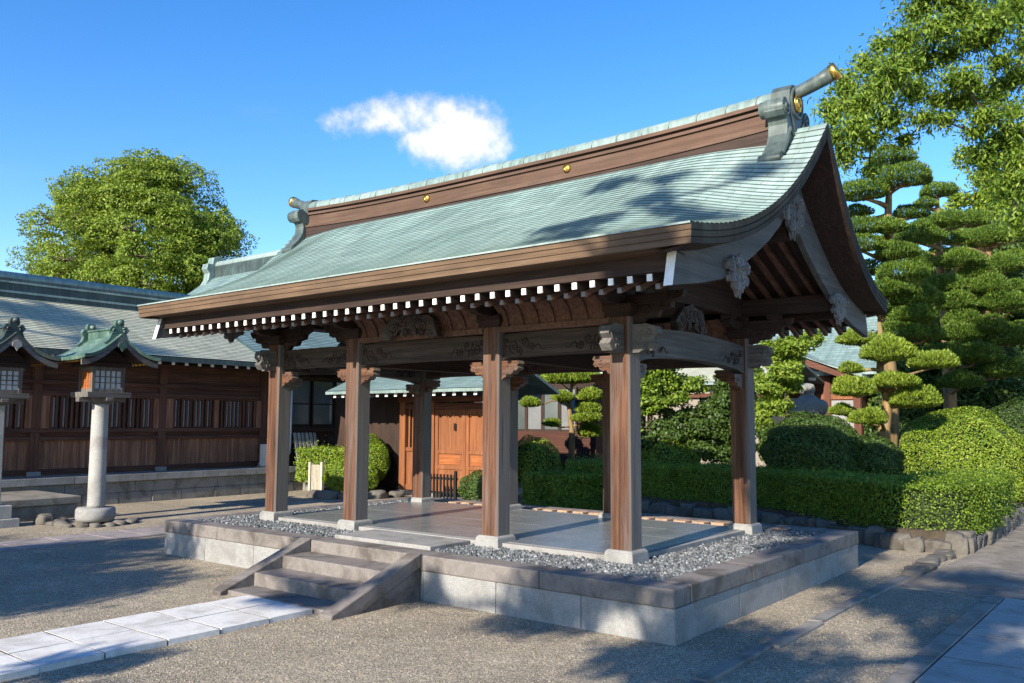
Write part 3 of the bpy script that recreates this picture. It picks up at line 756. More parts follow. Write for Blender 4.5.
# layered edge under the shingles, all the way round
per = []
for u in np.linspace(-1, 1, 40): per.append((roof_pt(u, 0, 0), (0 if abs(u) < 1 else -u, 1, 0), 0))
for t in np.linspace(0, 1, 26)[1:]: per.append((roof_pt(1, t, 0), (-1, 0, 0), 1))
for t in np.linspace(1, 0, 26)[1:-1]: per.append((roof_pt(1, t, 1), (-1, 0, 0), 1))
for u in np.linspace(1, -1, 40): per.append((roof_pt(u, 0, 1), (0 if abs(u) < 1 else -u, -1, 0), 0))
for t in np.linspace(0, 1, 26)[1:]: per.append((roof_pt(-1, t, 1), (1, 0, 0), 1))
for t in np.linspace(1, 0, 26)[1:-1]: per.append((roof_pt(-1, t, 0), (1, 0, 0), 1))
ringdef = [(0, .0), (0, -.048), (.009, -.050), (.009, -.054), (.002, -.056), (.004, -.098), (.013, -.100), (.013, -.104), (.006, -.106), (.010, -.150), (.30, -.17)]
eb = MB(); npz = len(per)
for (ins, dz_) in ringdef:
    for (p, d, k) in per: eb.v.append((p[0]+d[0]*ins, p[1]+d[1]*ins, p[2]+dz_))
for r in range(len(ringdef)-1):
    for i in range(npz):
        j = (i+1) % npz; eb.f.append([r*npz+i, r*npz+j, (r+1)*npz+j, (r+1)*npz+i][::-1])
        vg = per[i][2] or per[j][2]; eb.mi.append(1 if vg else 0); eb.sm.append(False)
eb.build('layered_eave', ['eave_wood_x', 'copper_brown'], roof)
for back in (0, 1):
    fl = MB()
    sgn = 1 if back else -1
    for u0, u1 in zip(np.linspace(-1, 1, 60)[:-1], np.linspace(-1, 1, 60)[1:]):
        a = roof_pt(u0, 0, back); c = roof_pt(u1, 0, back); d = sgn*.014
        fl.add([(a[0], a[1]+d, a[2]-.006), (c[0], c[1]+d, c[2]-.006), (c[0], c[1]+d, c[2]+.009), (a[0], a[1]+d, a[2]+.009), (c[0], c[1]-d*2, c[2]+.02), (a[0], a[1]-d*2, a[2]+.02)], [(0, 1, 2, 3), (3, 2, 4, 5)])
    fl.build('eave_flashing', 'copper_pale', roof)
# verge soffit: closes the gap between the edge and the bargeboard
for sx in (1, -1):
    vs_ = MB()
    for back in (0, 1):
        tt = np.linspace(0, 1, 20)
        for t0, t1 in zip(tt[:-1], tt[1:]):
            q = []
            for t in (t0, t1):
                p = roof_pt(sx, t, back); q += [(p[0]-sx*.012, p[1], p[2]-.152), (XC+sx*3.52, p[1], p[2]-.19)]
            vs_.add([q[0], q[1], q[3], q[2]], [(0, 1, 2, 3)])
    vs_.build('verge_soffit', 'dark_wood_y', roof)
# bargeboards with white ends
BB = [(-.2, 2.66), (.25, 2.73), (.68, 2.82), (1.0, 2.95), (1.35, 3.12), (1.7, 3.31), (2.0, 3.51), (2.25, 3.73)]
for sx in (1, -1):
    for back in (0, 1):
        top = []
        for y in [p[0] for p in BB]:
            t = max(0, (max(y, -.14)+.30)/2.55); top.append((max(y, -.13), roof_z(t, 0)-.175))
        top[0] = (-.13, 2.925)
        o = BB+top[::-1]
        if back: o = [(4.5-a, c) for a, c in o]
        x0 = XC+sx*3.555; x1 = XC+sx*3.62
        b = MB(); b.prism(o, 0, min(x0, x1), max(x0, x1)); bar = b.build('bargeboard', 'barge_wood', pav, bevel=.006)
        ya = [(-.2-.008, 2.658), (-.13-.008, 2.925), (-.13-.001, 2.925), (-.2-.001, 2.658)]
        if back: ya = [(4.5-a, c) for a, c in ya]
        b = MB(); b.prism(ya, 0, min(x0, x1)-.004, max(x0, x1)+.004); b.build('board_end', 'white_paint', bar)
# carved pendants (gable end ornaments)
def gegyo(x, sx, y, z, s):
    half = [(0, .55), (.22, .50), (.30, .38), (.44, .36), (.50, .22), (.42, .10), (.30, .12), (.33, -.02), (.42, -.08), (.36, -.22), (.22, -.20), (.20, -.34), (.10, -.42), (.05, -.56), (0, -.60)]
    o = half+[(-a, c) for a, c in half[::-1][1:-1]]
    b = MB(); x0, x1 = sorted((x, x+sx*.035)); b.prism([(y+a*s*1.35, z+c*s*.86) for a, c in o], 0, x0, x1)
    xf = x+sx*.037
    for k in (-1, 1):
        for (dy, dz_, r, fl_) in ((.30, .24, .17, 0), (.18, .02, .16, 2), (.26, -.12, .12, 4), (.10, -.28, .12, 1), (.12, .36, .12, 3)):
            b.tube(spiral((xf, y+k*dy*s*1.35, z+dz_*s*.86), 'yz', 1.6, r*s*1.1, k, 18, fl_), .045*s, 5)
    b.tube([(xf, y, z+.5*s), (xf, y, z-.55*s)], [.05*s, .02*s], 6)
    o_ = b.build('gable_pendant', 'pendant_wood', pav)
    p = MB(); p.tube([(x, y, z+.16*s), (x+sx*.13, y, z+.16*s)], .018, 8); p.tube([(x+sx*.03, y, z+.16*s), (x+sx*.055, y, z+.16*s)], .045, 6); p.build('peg', 'pendant_wood', o_)
for sx in (1, -1):
    x = XC+sx*3.622
    gegyo(x, sx, 2.25, 3.67, .50); gegyo(x, sx, .93, 2.88, .36); gegyo(x, sx, 3.57, 2.88, .36)
# ---- ridge
rd = MB(); RL = 3.53
def ridge_layer(y, z0, z1, mi):
    n = 24
    for i in range(n):
        a, c = -RL+2*RL*i/n, -RL+2*RL*(i+1)/n; la, lc = [.07*abs(q/RL)**3 for q in (a, c)]
        rd.add([(XC+a, -y+2.25, z0+la), (XC+c, -y+2.25, z0+lc), (XC+c, y+2.25, z0+lc), (XC+a, y+2.25, z0+la), (XC+a, -y+2.25, z1+la), (XC+c, -y+2.25, z1+lc), (XC+c, y+2.25, z1+lc), (XC+a, y+2.25, z1+la)],
               [(0, 3, 2, 1), (4, 5, 6, 7), (0, 1, 5, 4), (2, 3, 7, 6)]+([(3, 0, 4, 7)] if i == 0 else [])+([(1, 2, 6, 5)] if i == n-1 else []), mi)
for y, z0, z1, mi in ((.20, 4.20, 4.405, 1), (.215, 4.407, 4.435, 0), (.165, 4.437, 4.475, 0), (.15, 4.477, 4.60, 0), (.175, 4.602, 4.632, 0), (.15, 4.634, 4.66, 1), (.185, 4.662, 4.70, 0)): ridge_layer(y, z0, z1, mi)
ridge = rd.build('ridge', ['ridge_wood', 'dark_wood_x'], roof)
cp = MB(); n = 26; prof = [(-.17, -.045), (-.165, .01), (-.12, .055), (-.05, .08), (.05, .08), (.12, .055), (.165, .01), (.17, -.045)]
for i in range(n+1):
    a = -RL+2*RL*i/n; la = .07*abs(a/RL)**3
    for p, q in prof: cp.v.append((XC+a, 2.25+p, 4.748+q+la))
for i in range(n):
    for k in range(7): cp.f.append([i*8+k, (i+1)*8+k, (i+1)*8+k+1, i*8+k+1]); cp.mi.append(0); cp.sm.append(True)
cp.f += [list(range(8)), list(range(n*8, n*8+8))[::-1]]; cp.mi += [0, 0]; cp.sm += [False]*2
for i in range(0, 22):
    a = -RL+2*RL*(i+.5)/22; la = .07*abs(a/RL)**3
    cp.tube([(XC+a, 2.25+p*1.02, 4.748+q*1.02+.001+la) for p, q in prof], .006, 4)
cp.build('ridge_cap', 'copper_trim', ridge)
for x in (-2.40, -4.62):
    for yy, d in ((2.10, -1), (2.40, 1)):
        t = MB(); t.tube([(x, yy, 4.545), (x, yy+d*.018, 4.545)], .052, 16); t.tube(spiral((x, yy+d*.02, 4.545), 'xz', 2, .036, 1, 20), .006, 5); t.build('crest', 'gold', ridge)
def ridge_end(sx):
    x = XC+sx*(RL+.01)
    half = [(0, .60), (.10, .585), (.165, .52), (.18, .43), (.175, .36), (.21, .37), (.27, .41), (.33, .395), (.365, .34), (.36, .27), (.32, .225), (.27, .215), (.25, .16), (.26, .06), (.30, -.02), (.37, -.10), (.44, -.17), (.40, -.24), (.30, -.235), (.20, -.15), (.12, .0), (0, .05)]
    o = half+[(-a, c) for a, c in half[::-1][1:-1]]
    b = MB(); x0, x1 = sorted((x-sx*.02, x+sx*.17)); b.prism([(2.25+a, 4.33+c) for a, c in o], 0, x0, x1)
    xf = x+sx*.172
    for k in (-1, 1):
        b.tube(spiral((xf, 2.25+k*.265, 4.33+.31), 'yz', 1.5, .085, k, 18), .016, 6)
        b.tube([(xf, 2.25+k*.10, 4.40), (xf, 2.25+k*.2, 4.33+.12), (xf, 2.25+k*.30, 4.33-.05), (xf, 2.25+k*.40, 4.33-.17)], .022, 6)
        b.tube([(xf, 2.25+k*.06, 4.45), (xf, 2.25+k*.16, 4.33+.25), (xf, 2.25+k*.19, 4.33+.33)], .016, 6)
    b.tube([(xf, 2.25+.14*math.cos(a), 4.33+.42+.14*math.sin(a)) for a in np.linspace(0, 6.283, 24)], .02, 6)
    for k in (-1, 1):
        b.tube([(x0-.05, 2.25+k*.285, 4.33+.315), (x1-.004, 2.25+k*.285, 4.33+.315)], .083, 14)
        b.tube([(x0-.03, 2.25+k*.42, 4.33-.215), (x1-.004, 2.25+k*.42, 4.33-.215)], .045, 10)
    e = b.build('ridge_end_ornament', 'copper_ornament', roof, bevel=.008)
    t = MB(); t.tube([(xf-sx*.005, 2.25, 4.75), (xf+sx*.025, 2.25, 4.75)], .088, 20); t.tube([(xf+sx*.026, 2.25+.05*math.cos(a), 4.75+.05*math.sin(a)) for a in np.linspace(0, 6.283, 20)], .01, 5); t.build('crest', 'gold', e)
    h = MB(); pts = [(x-sx*.25, 2.25, 4.80), (x+sx*.05, 2.25, 4.835), (x+sx*.25, 2.25, 4.875), (x+sx*.42, 2.25, 4.93), (x+sx*.52, 2.25, 4.972)]
    h.tube(pts, [.062, .062, .066, .072, .079], 14); hn = h.build('ridge_horn', 'copper_ornament', e)
    h = MB(); h.tube([(x+sx*.515, 2.25, 4.968), (x+sx*.545, 2.25, 4.981), (x+sx*.575, 2.25, 4.995)], [.083, .085, .083], 18); h.build('horn_cap', 'gold', hn)
ridge_end(1); ridge_end(-1)
# ================================================================== CORRIDOR HALL ON THE LEFT
cor = thing('corridor_hall', 'long dark wooden corridor building with green copper roof and slatted windows on a stone podium', 'hall', (-15.6, 1, 0))
XW = -14.2; Y0, Y1 = -9.2, 6.56
w = MB()
y = Y0-1
while y < 7.2:
    L = rng.uniform(.5, .9); w.box(-17.5, -13.6+rng.uniform(-.006, .006), y+.003, min(7.3, y+L)-.003, -.05, .215); y += L
y = Y0-1
while y < 7.2:
    L = rng.uniform(.45, 1.0); w.box(-17.5, -13.605+rng.uniform(-.006, .006), y+.003, min(7.3, y+L)-.003, .218, .43); y += L
w.build('podium', 'podium_stone', cor, bevel=.012)
w = MB(); y = Y0-1
while y < 7.2:
    L = 1.35; w.box(-17.5, -13.55, y+.002, min(7.32, y+L)-.002, .433, .575); y += L
w.build('podium_coping', 'granite_grey', cor, bevel=.012)
PY = [6.56-2.56*i for i in range(7)]
for y in PY:
    b = MB(); b.box(XW-.12, XW+.06, y-.085, y+.085, .576, 2.80); p = b.build('post', 'wall_post', cor, bevel=.006)
    b = MB(); b.box(XW-.16, XW+.10, y-.12, y+.12, .5755, .66); b.build('base_stone', 'granite_grey', p, bevel=.006)
def rail(z0, z1, d, mat='wall_rail', name='rail'):
    b = MB(); b.box(XW-.06, XW+d, Y0-.5, 6.47, z0, z1); return b.build(name, mat, cor, bevel=.005)
rail(.585, .70, .045); rail(1.24, 1.31, .05); rail(1.39, 1.47, .065); rail(2.10, 2.20, .05); rail(2.32, 2.40, .075, 'wall_rail')
rail(2.74, 2.86, .08)
for a, b_ in zip(PY[1:], PY[:-1]):
    ya, yb = a+.085, b_-.085
    b = MB(); n = 13; ww = (yb-ya)/n
    for i in range(n): b.box(XW-.03, XW+rng.uniform(-.004, .004), ya+i*ww+.002, ya+(i+1)*ww-.002, .66, 1.26)
    b.build('wall_boards', 'wall_board', cor)
    b = MB(); b.box(XW-.10, XW-.035, ya, yb, .6, 2.8); b.build('back_wall', 'dark_wood_z', cor)
    b = MB(); b.box(XW-.03, XW+.0, ya, yb, 1.312, 1.388); b.box(XW-.03, XW, ya, yb, 2.202, 2.318); b.box(XW-.03, XW-.005, ya, yb, 2.402, 2.738); b.build('frieze_boards', 'wall_rail', cor)
    # slatted window: frame, bars, pale paper behind
    wi = MB(); m0, m1 = ya+.16, yb-.10
    wi.box(XW-.028, XW+.03, ya, yb, 1.4705, 1.474); wi.box(XW-.028, XW+.03, ya, yb, 2.0965, 2.0995); wi.box(XW-.03, XW+.05, ya, m0, 1.472, 2.098); wi.box(XW-.03, XW+.05, m1, yb, 1.472, 2.098); wi.box(XW-.03, XW+.046, (m0+m1)/2-.05, (m0+m1)/2+.05, 1.472, 2.098)
    wf = wi.build('window', 'wall_board', cor)
    br = MB(); 
    nb = 22
    for i in range(nb):
        y = m0+(m1-m0)*(i+.5)/nb; br.box(XW-.022, XW+.014, y-.024, y+.024, 1.473, 2.097)
    br.build('bars', 'wall_post', wf)
    for i in rng.choice(nb-1, 11, replace=False):
        pp = MB(); y = m0+(m1-m0)*(i+1)/nb; pp.box(XW-.018, XW-.012, y-.016, y+.016, 1.50, 2.07)
        pp.build('paper', 'lattice_paper', wf)
# roof
def simple_roof(name, parent, eave, ridge, along, a0, a1, mat, sag=.12, th=.09, courses=26, twosided=True, trim='copper_dark', mirror=None):
    """gable slope from eave (h, z) up to ridge (h, z); along = 'x' or 'y' is the ridge direction"""
    r = MB(); uv = []; n = courses; sl = math.hypot(ridge[0]-eave[0], ridge[1]-eave[1])
    ns = 24
    def prof(t): return eave[0]+(ridge[0]-eave[0])*t, eave[1]+(ridge[1]-eave[1])*(t*(1-sag)+sag*t*t)
    sides = [1] if not twosided else [1, -1]
    for sd in sides:
        for k in range(n):
            for t, lift, kk in ((k/n, .014, k), ((k+1)/n, .0, k+.98)):
                h, z = prof(t)
                if sd < 0: h = 2*ridge[0]-h
                for j in range(ns+1):
                    q = a0+(a1-a0)*j/ns; r.v.append((h, q, z+lift) if along == 'y' else (q, h, z+lift)); uv.append((q, kk*.075+.003))
        base = len(r.v)-2*n*(ns+1)
        for i in range(2*n-1):
            for j in range(ns): a = base+i*(ns+1)+j; r.f.append([a, a+1, a+ns+2, a+ns+1]); r.mi.append(0); r.sm.append(False)
    r.uv = uv; o = r.build(name, mat, parent)
    e = MB()
    for sd in sides:
        out = []
        for t in np.linspace(0, 1, 10):
            h, z = prof(t); out.append((h if sd > 0 else 2*ridge[0]-h, z-.004))
        o2 = out+[(h, z-th) for h, z in out[::-1]]
        e.prism(o2, 1 if along == 'y' else 0, a0-.015, a1+.015)
    e.build('roof_edge', trim, o)
    return o
cr = simple_roof('roof', cor, (-13.22, 2.93), (-15.75, 4.16), 'y', Y0-1, 5.98, 'copper_shingle_grey', .1, .10, 30, True, 'copper_dark')
rg = MB()
for wd, z0, z1, mi in ((.26, 4.0, 4.20, 0), (.30, 4.202, 4.245, 1), (.24, 4.247, 4.40, 0), (.30, 4.402, 4.44, 1), (.24, 4.442, 4.50, 0)): rg.box(-15.75-wd/2, -15.75+wd/2, Y0-1, 5.8, z0, z1, mi)
rgo = rg.build('ridge', ['copper_dark', 'copper_trim'], cr)
rc = MB(); rc.tube([(-15.75, Y0-1, 4.53), (-15.75, 5.85, 4.53)], .12, 12); rc.build('ridge_cap', 'copper_trim', rgo)
b = MB(); b.box(-14.2, -13.25, Y0-1, 5.9, 2.862, 2.874); b.build('soffit_boards', 'dark_wood_y', cor)
rr_ = []
for i in range(34):
    y = 5.82-i*.30
    if not rr_:
        b = MB(); b.bar((-13.33, y, 2.815), (-14.2, y, 2.90), .07, .08); ra = b.build('rafter', 'dark_wood_x', cor)
        c = MB(); c.box(-13.334, -13.322, y-.036, y+.036, 2.775, 2.855); c.build('rafter_cap', 'white_paint', ra); rr_.append(y)
    else:
        c = copy_tree(ra, cor); c.location = Vector(ra.location)+Vector((0, y-rr_[0], 0))
# lower stone landing at the corridor
ld_ = thing('stone_landing', 'low stained stone landing block in front of the corridor podium behind the left lantern', 'landing', (-12.7, -1.2, 0))
b = MB(); 
for ya, yb in ((-5, -3.1), (-3.1, -1.2), (-1.2, .1), (.1, 1.19)): b.box(-13.54, -11.8, ya+.003, yb-.003, -.03, .235)
b.build('block_wall', 'podium_stone', ld_, bevel=.012)
b = MB()
for ya, yb in ((-5, -2.2), (-2.2, -.4), (-.4, 1.23)): b.box(-13.54, -11.76, ya+.003, yb-.003, .237, .365)
b.build('top_slab', 'podium_stone', ld_, bevel=.015)

# ================================================================== REAR WING WITH THE GLASS WINDOWS
wing = thing('rear_wing', 'dark wooden wing with large glass windows behind the left posts of the pavilion', 'hall', (-15, 8.5, 0))
XG = -13.75
b = MB(); b.box(-18, XG-.08, 6.75, 12.5, .0, 2.95); b.build('wall', 'dark_wood_z', wing)
b = MB(); b.box(-17.8, XG+.35, 7.32, 12.6, -.03, .50); b.build('podium', 'podium_stone', wing, bevel=.012)
for y0_, y1_ in ((6.95, 7.62), (7.66, 8.33), (8.37, 9.04), (9.08, 9.75)):
    f = MB(); f.box(XG-.08, XG-.02, y0_, y1_, 1.50, 2.60); f.box(XG-.075, XG-.01, y0_, y0_+.05, 1.5, 2.6); f.box(XG-.075, XG-.01, y1_-.05, y1_, 1.5, 2.6); f.box(XG-.075, XG-.012, y0_, y1_, 1.5, 1.56); f.box(XG-.075, XG-.012, y0_, y1_, 2.03, 2.06)
    wf = f.build('window', 'black_lacquer', wing)
    
    for za, zb_ in ((1.562, 2.028), (2.062, 2.598)): g = MB(); g.box(XG-.019, XG-.013, y0_+.052, y1_-.052, za, zb_); g.build('pane', 'window_glass', wf)
b = MB(); b.box(XG-.07, XG+.02, 6.75, 12.5, 1.38, 1.49); b.box(XG-.07, XG+.02, 6.75, 12.5, 2.605, 2.70); b.build('rail', 'dark_wood_y', wing)
b = MB(); b.tube([(XG+.06, 6.98, 2.75), (XG+.06, 6.98, 1.1), (XG+.05, 6.98, .9), (XG-.02, 6.86, .62)], .035, 8); b.build('downpipe', 'steel_pipe', wing)
simple_roof('roof', wing, (-13.0, 2.86), (-15.6, 4.05), 'y', 6.05, 12.9, 'copper_shingle', .1, .09, 24, True, 'copper_green')
ac = thing('air_conditioner', 'pale air conditioner unit standing on the podium at the end of the corridor', 'air conditioner', (-13.72, 6.42, .576))
b = MB(); b.box(-13.85, -13.6, 6.26, 6.62, .6, 1.1); b.box(-13.84, -13.61, 6.29, 6.33, .576, .6); b.box(-13.84, -13.61, 6.55, 6.59, .576, .6); body = b.build('casing', 'ac_plastic', ac, bevel=.012)
b = MB()
for i in range(11): b.box(-13.602, -13.594, 6.29, 6.59, .64+i*.04, .655+i*.04)
b.build('grille', 'grey_panel', body)
sl = thing('slatted_bench', 'grey slatted bench leaning upright against the dark wall under the glass windows', 'bench', (-13.5, 7.3, .5))
for i in range(6):
    b = MB(); y = 7.0+i*.115; b.bar((-13.32, y, .505), (-13.55, y, 1.36), .085, .03, up=(1, 0, 0)); b.build('slat', 'grey_slat', sl, bevel=.012)
for z in (.75, 1.15):
    b = MB(); b.bar((-13.42-(z-.75)*.27, 6.95, z), (-13.42-(z-.75)*.27, 7.63, z), .03, .05); b.build('batten', 'grey_wood_y', sl)

# ================================================================== GATE WITH THE ORANGE DOORS
gate = thing('gatehouse', 'low gatehouse with orange wooden double doors and pale green copper roof behind the pavilion', 'gatehouse', (-8.9, 8.3, 0))
YG = 7.95
for x in (-10.86, -9.98, -8.02):
    b = MB(); b.box(x-.09, x+.09, YG-.08, YG+.10, .12, 2.12); p = b.build('post', 'door_wood' if x < -8 else 'red_wood_z', gate, bevel=.008)
    b = MB(); b.box(x-.13, x+.13, YG-.12, YG+.14, -.02, .12); b.build('base_stone', 'granite_pale', p, bevel=.008)
b = MB(); b.box(-10.95, -7.93, YG-.07, YG+.08, 1.90, 2.03); b.build('lintel', 'red_wood_x', gate, bevel=.006)
b = MB(); b.box(-11.0, -7.85, YG-.10, YG+.10, 2.06, 2.18); b.build('wall_plate', 'red_wood_x', gate)
for xa, xb in ((-9.885, -9.005), (-8.995, -8.115)):
    d = MB(); d.box(xa, xb, YG-.02, YG+.01, .14, 1.895)
    for p, q in ((xa, xa+.09), (xb-.09, xb)): d.box(p, q, YG-.045, YG-.021, .14, 1.895)
    for z0, z1 in ((.14, .26), (.62, .70), (.95, 1.02), (1.80, 1.895)): d.box(xa+.092, xb-.092, YG-.043, YG-.021, z0, z1)
    for i in range(4): x = xa+.13+i*(xb-xa-.26)/3; d.prism([(x-.03, 1.80), (x+.03, 1.80), (x, 1.73)], 1, YG-.043, YG-.0215)
    do = d.build('door', 'door_wood', gate, bevel=.004)
    h = MB(); h.box(xa+.14, xb-.14, YG-.034, YG-.0215, .72, .93); h.build('door_panel', 'door_wood_dark', do, bevel=.006)
for x in (-9.3, -8.3):
    b = MB(); b.box(x-.03, x+.03, YG-.06, YG-.046, 1.45, 1.60); b.build('hinge', 'black_lacquer', gate)
# side panel with window slats
b = MB(); b.box(-10.77, -10.07, YG-.02, YG+.02, .13, .98); b.box(-10.77, -10.07, YG-.05, YG+.05, .98, 1.06); b.box(-10.77, -10.07, YG-.045, YG+.045, .13, .25)
b.build('side_panel', 'door_wood', gate, bevel=.005)
b = MB()
for i in range(6): x = -10.72+i*.118; b.box(x, x+.045, YG-.02, YG+.02, 1.06, 1.90)
b.build('slats', 'door_wood', gate)
b = MB(); b.box(-10.77, -10.07, YG+.03, YG+.05, 1.06, 1.90); b.build('backing', 'black_lacquer', gate)
gr_ = simple_roof('roof', gate, (6.95, 2.30), (8.25, 2.87), 'x', -12.4, -7.75, 'copper_shingle', .1, .06, 16, True, 'copper_trim')
b = MB(); b.box(-12.3, -7.85, 8.11, 8.39, 2.83, 2.95); b.tube([(-12.35, 8.25, 2.98), (-7.8, 8.25, 2.98)], .10, 10); b.build('ridge', 'copper_trim', gr_)
ra = None
for i in range(16):
    x = -12.2+i*.28
    if ra is None:
        b = MB(); b.bar((x, 7.06, 2.215), (x, 8.2, 2.60), .065, .075); ra = b.build('rafter', 'red_wood_z', gate)
        c = MB(); c.box(x-.04, x+.04, 7.040, 7.058, 2.165, 2.25); c.build('rafter_cap', 'white_paint', ra)
    else:
        c = copy_tree(ra, gate); c.location = Vector(ra.location)+Vector((i*.28, 0, 0))
b = MB(); b.box(-12.3, -7.8, 7.07, 7.1, 2.26, 2.30); 
for xa in (-12.35,): b.add([(xa, 7.0, 2.262), (-7.8, 7.0, 2.262), (-7.8, 8.2, 2.66), (xa, 8.2, 2.66)], [(0, 1, 2, 3)])
b.build('soffit_boards', 'red_wood_x', gate)
b = MB(); b.box(-13.6, -10.98, YG+.3, YG+.4, 0, 2.2); b.build('side_wall', 'dark_wood_z', gate)
# small black fence before the doors
ff = thing('picket_fence', 'low black picket fence standing before the orange doors', 'fence', (-9.2, 7.3, 0))
for i in range(9):
    x = -9.52+i*.095; b = MB(); b.box(x-.017, x+.017, 7.285, 7.315, 0, .56); b.build('picket', 'black_lacquer', ff)
for z in (.16, .45):
    b = MB(); b.box(-9.56, -8.70, 7.318, 7.342, z, z+.045); b.build('rail', 'black_lacquer', ff)
b = MB(); b.box(-8.745, -8.695, 7.27, 7.316, 0, .64); b.build('end_post', 'black_lacquer', ff)
wg = thing('garden_gate_panel', 'small bleached wooden slat panel standing before the clipped bushes', 'panel', (-12.1, 6.45, 0))
for x, y in ((-12.22, 6.42), (-12.0, 6.57)):
    b = MB(); b.box(x-.03, x+.03, y-.03, y+.03, 0, .74); b.build('post', 'bleached_wood', wg)
for i in range(9):
    t = (i+.5)/9; x = -12.22+.22*t; y = 6.42+.15*t; b = MB(); b.box(x-.014, x+.014, y-.01, y+.01, .12, .68); b.build('slat', 'bleached_wood', wg)
for z in (.18, .40, .62):
    b = MB(); b.bar((-12.22, 6.435, z), (-12.0, 6.585, z), .012, .04); b.build('rail', 'bleached_wood', wg)

# ================================================================== MAIN HALL BEHIND (its ridge shows over the pavilion roof)
hall = thing('main_hall', 'large shrine hall whose pale copper ridge rises behind the left end of the pavilion roof', 'hall', (-21, 12, 0))
b = MB(); b.box(-24.4, -18.5, 9.6, 14.4, 0, 4.6); b.build('wall', 'dark_wood_z', hall)
hr = simple_roof('roof', hall, (7.8, 4.35), (12, 6.95), 'x', -25.0, -17.5, 'copper_shingle', .42, .16, 36, True, 'copper_trim')
b = MB(); b.box(-24.6, -17.6, 11.82, 12.18, 6.8, 7.22); hrr = b.build('ridge', 'copper_dark', hr)
b = MB(); b.tube([(-24.75, 12, 7.27), (-17.4, 12, 7.27)], .16, 12); b.build('ridge_cap', 'copper_pale', hrr)
b = MB(); o = [(0, .62), (.22, .55), (.26, .3), (.45, .3), (.5, .1), (.38, -.05), (.42, -.3), (.62, -.62), (.45, -.62), (.2, -.2), (0, -.15)]
b.prism([(12+a, 7.0+c) for a, c in o+[(-a, c) for a, c in o[::-1][1:-1]]], 0, -25.0, -24.65); b.build('ridge_end_ornament', 'copper_trim', hrr, bevel=.02)

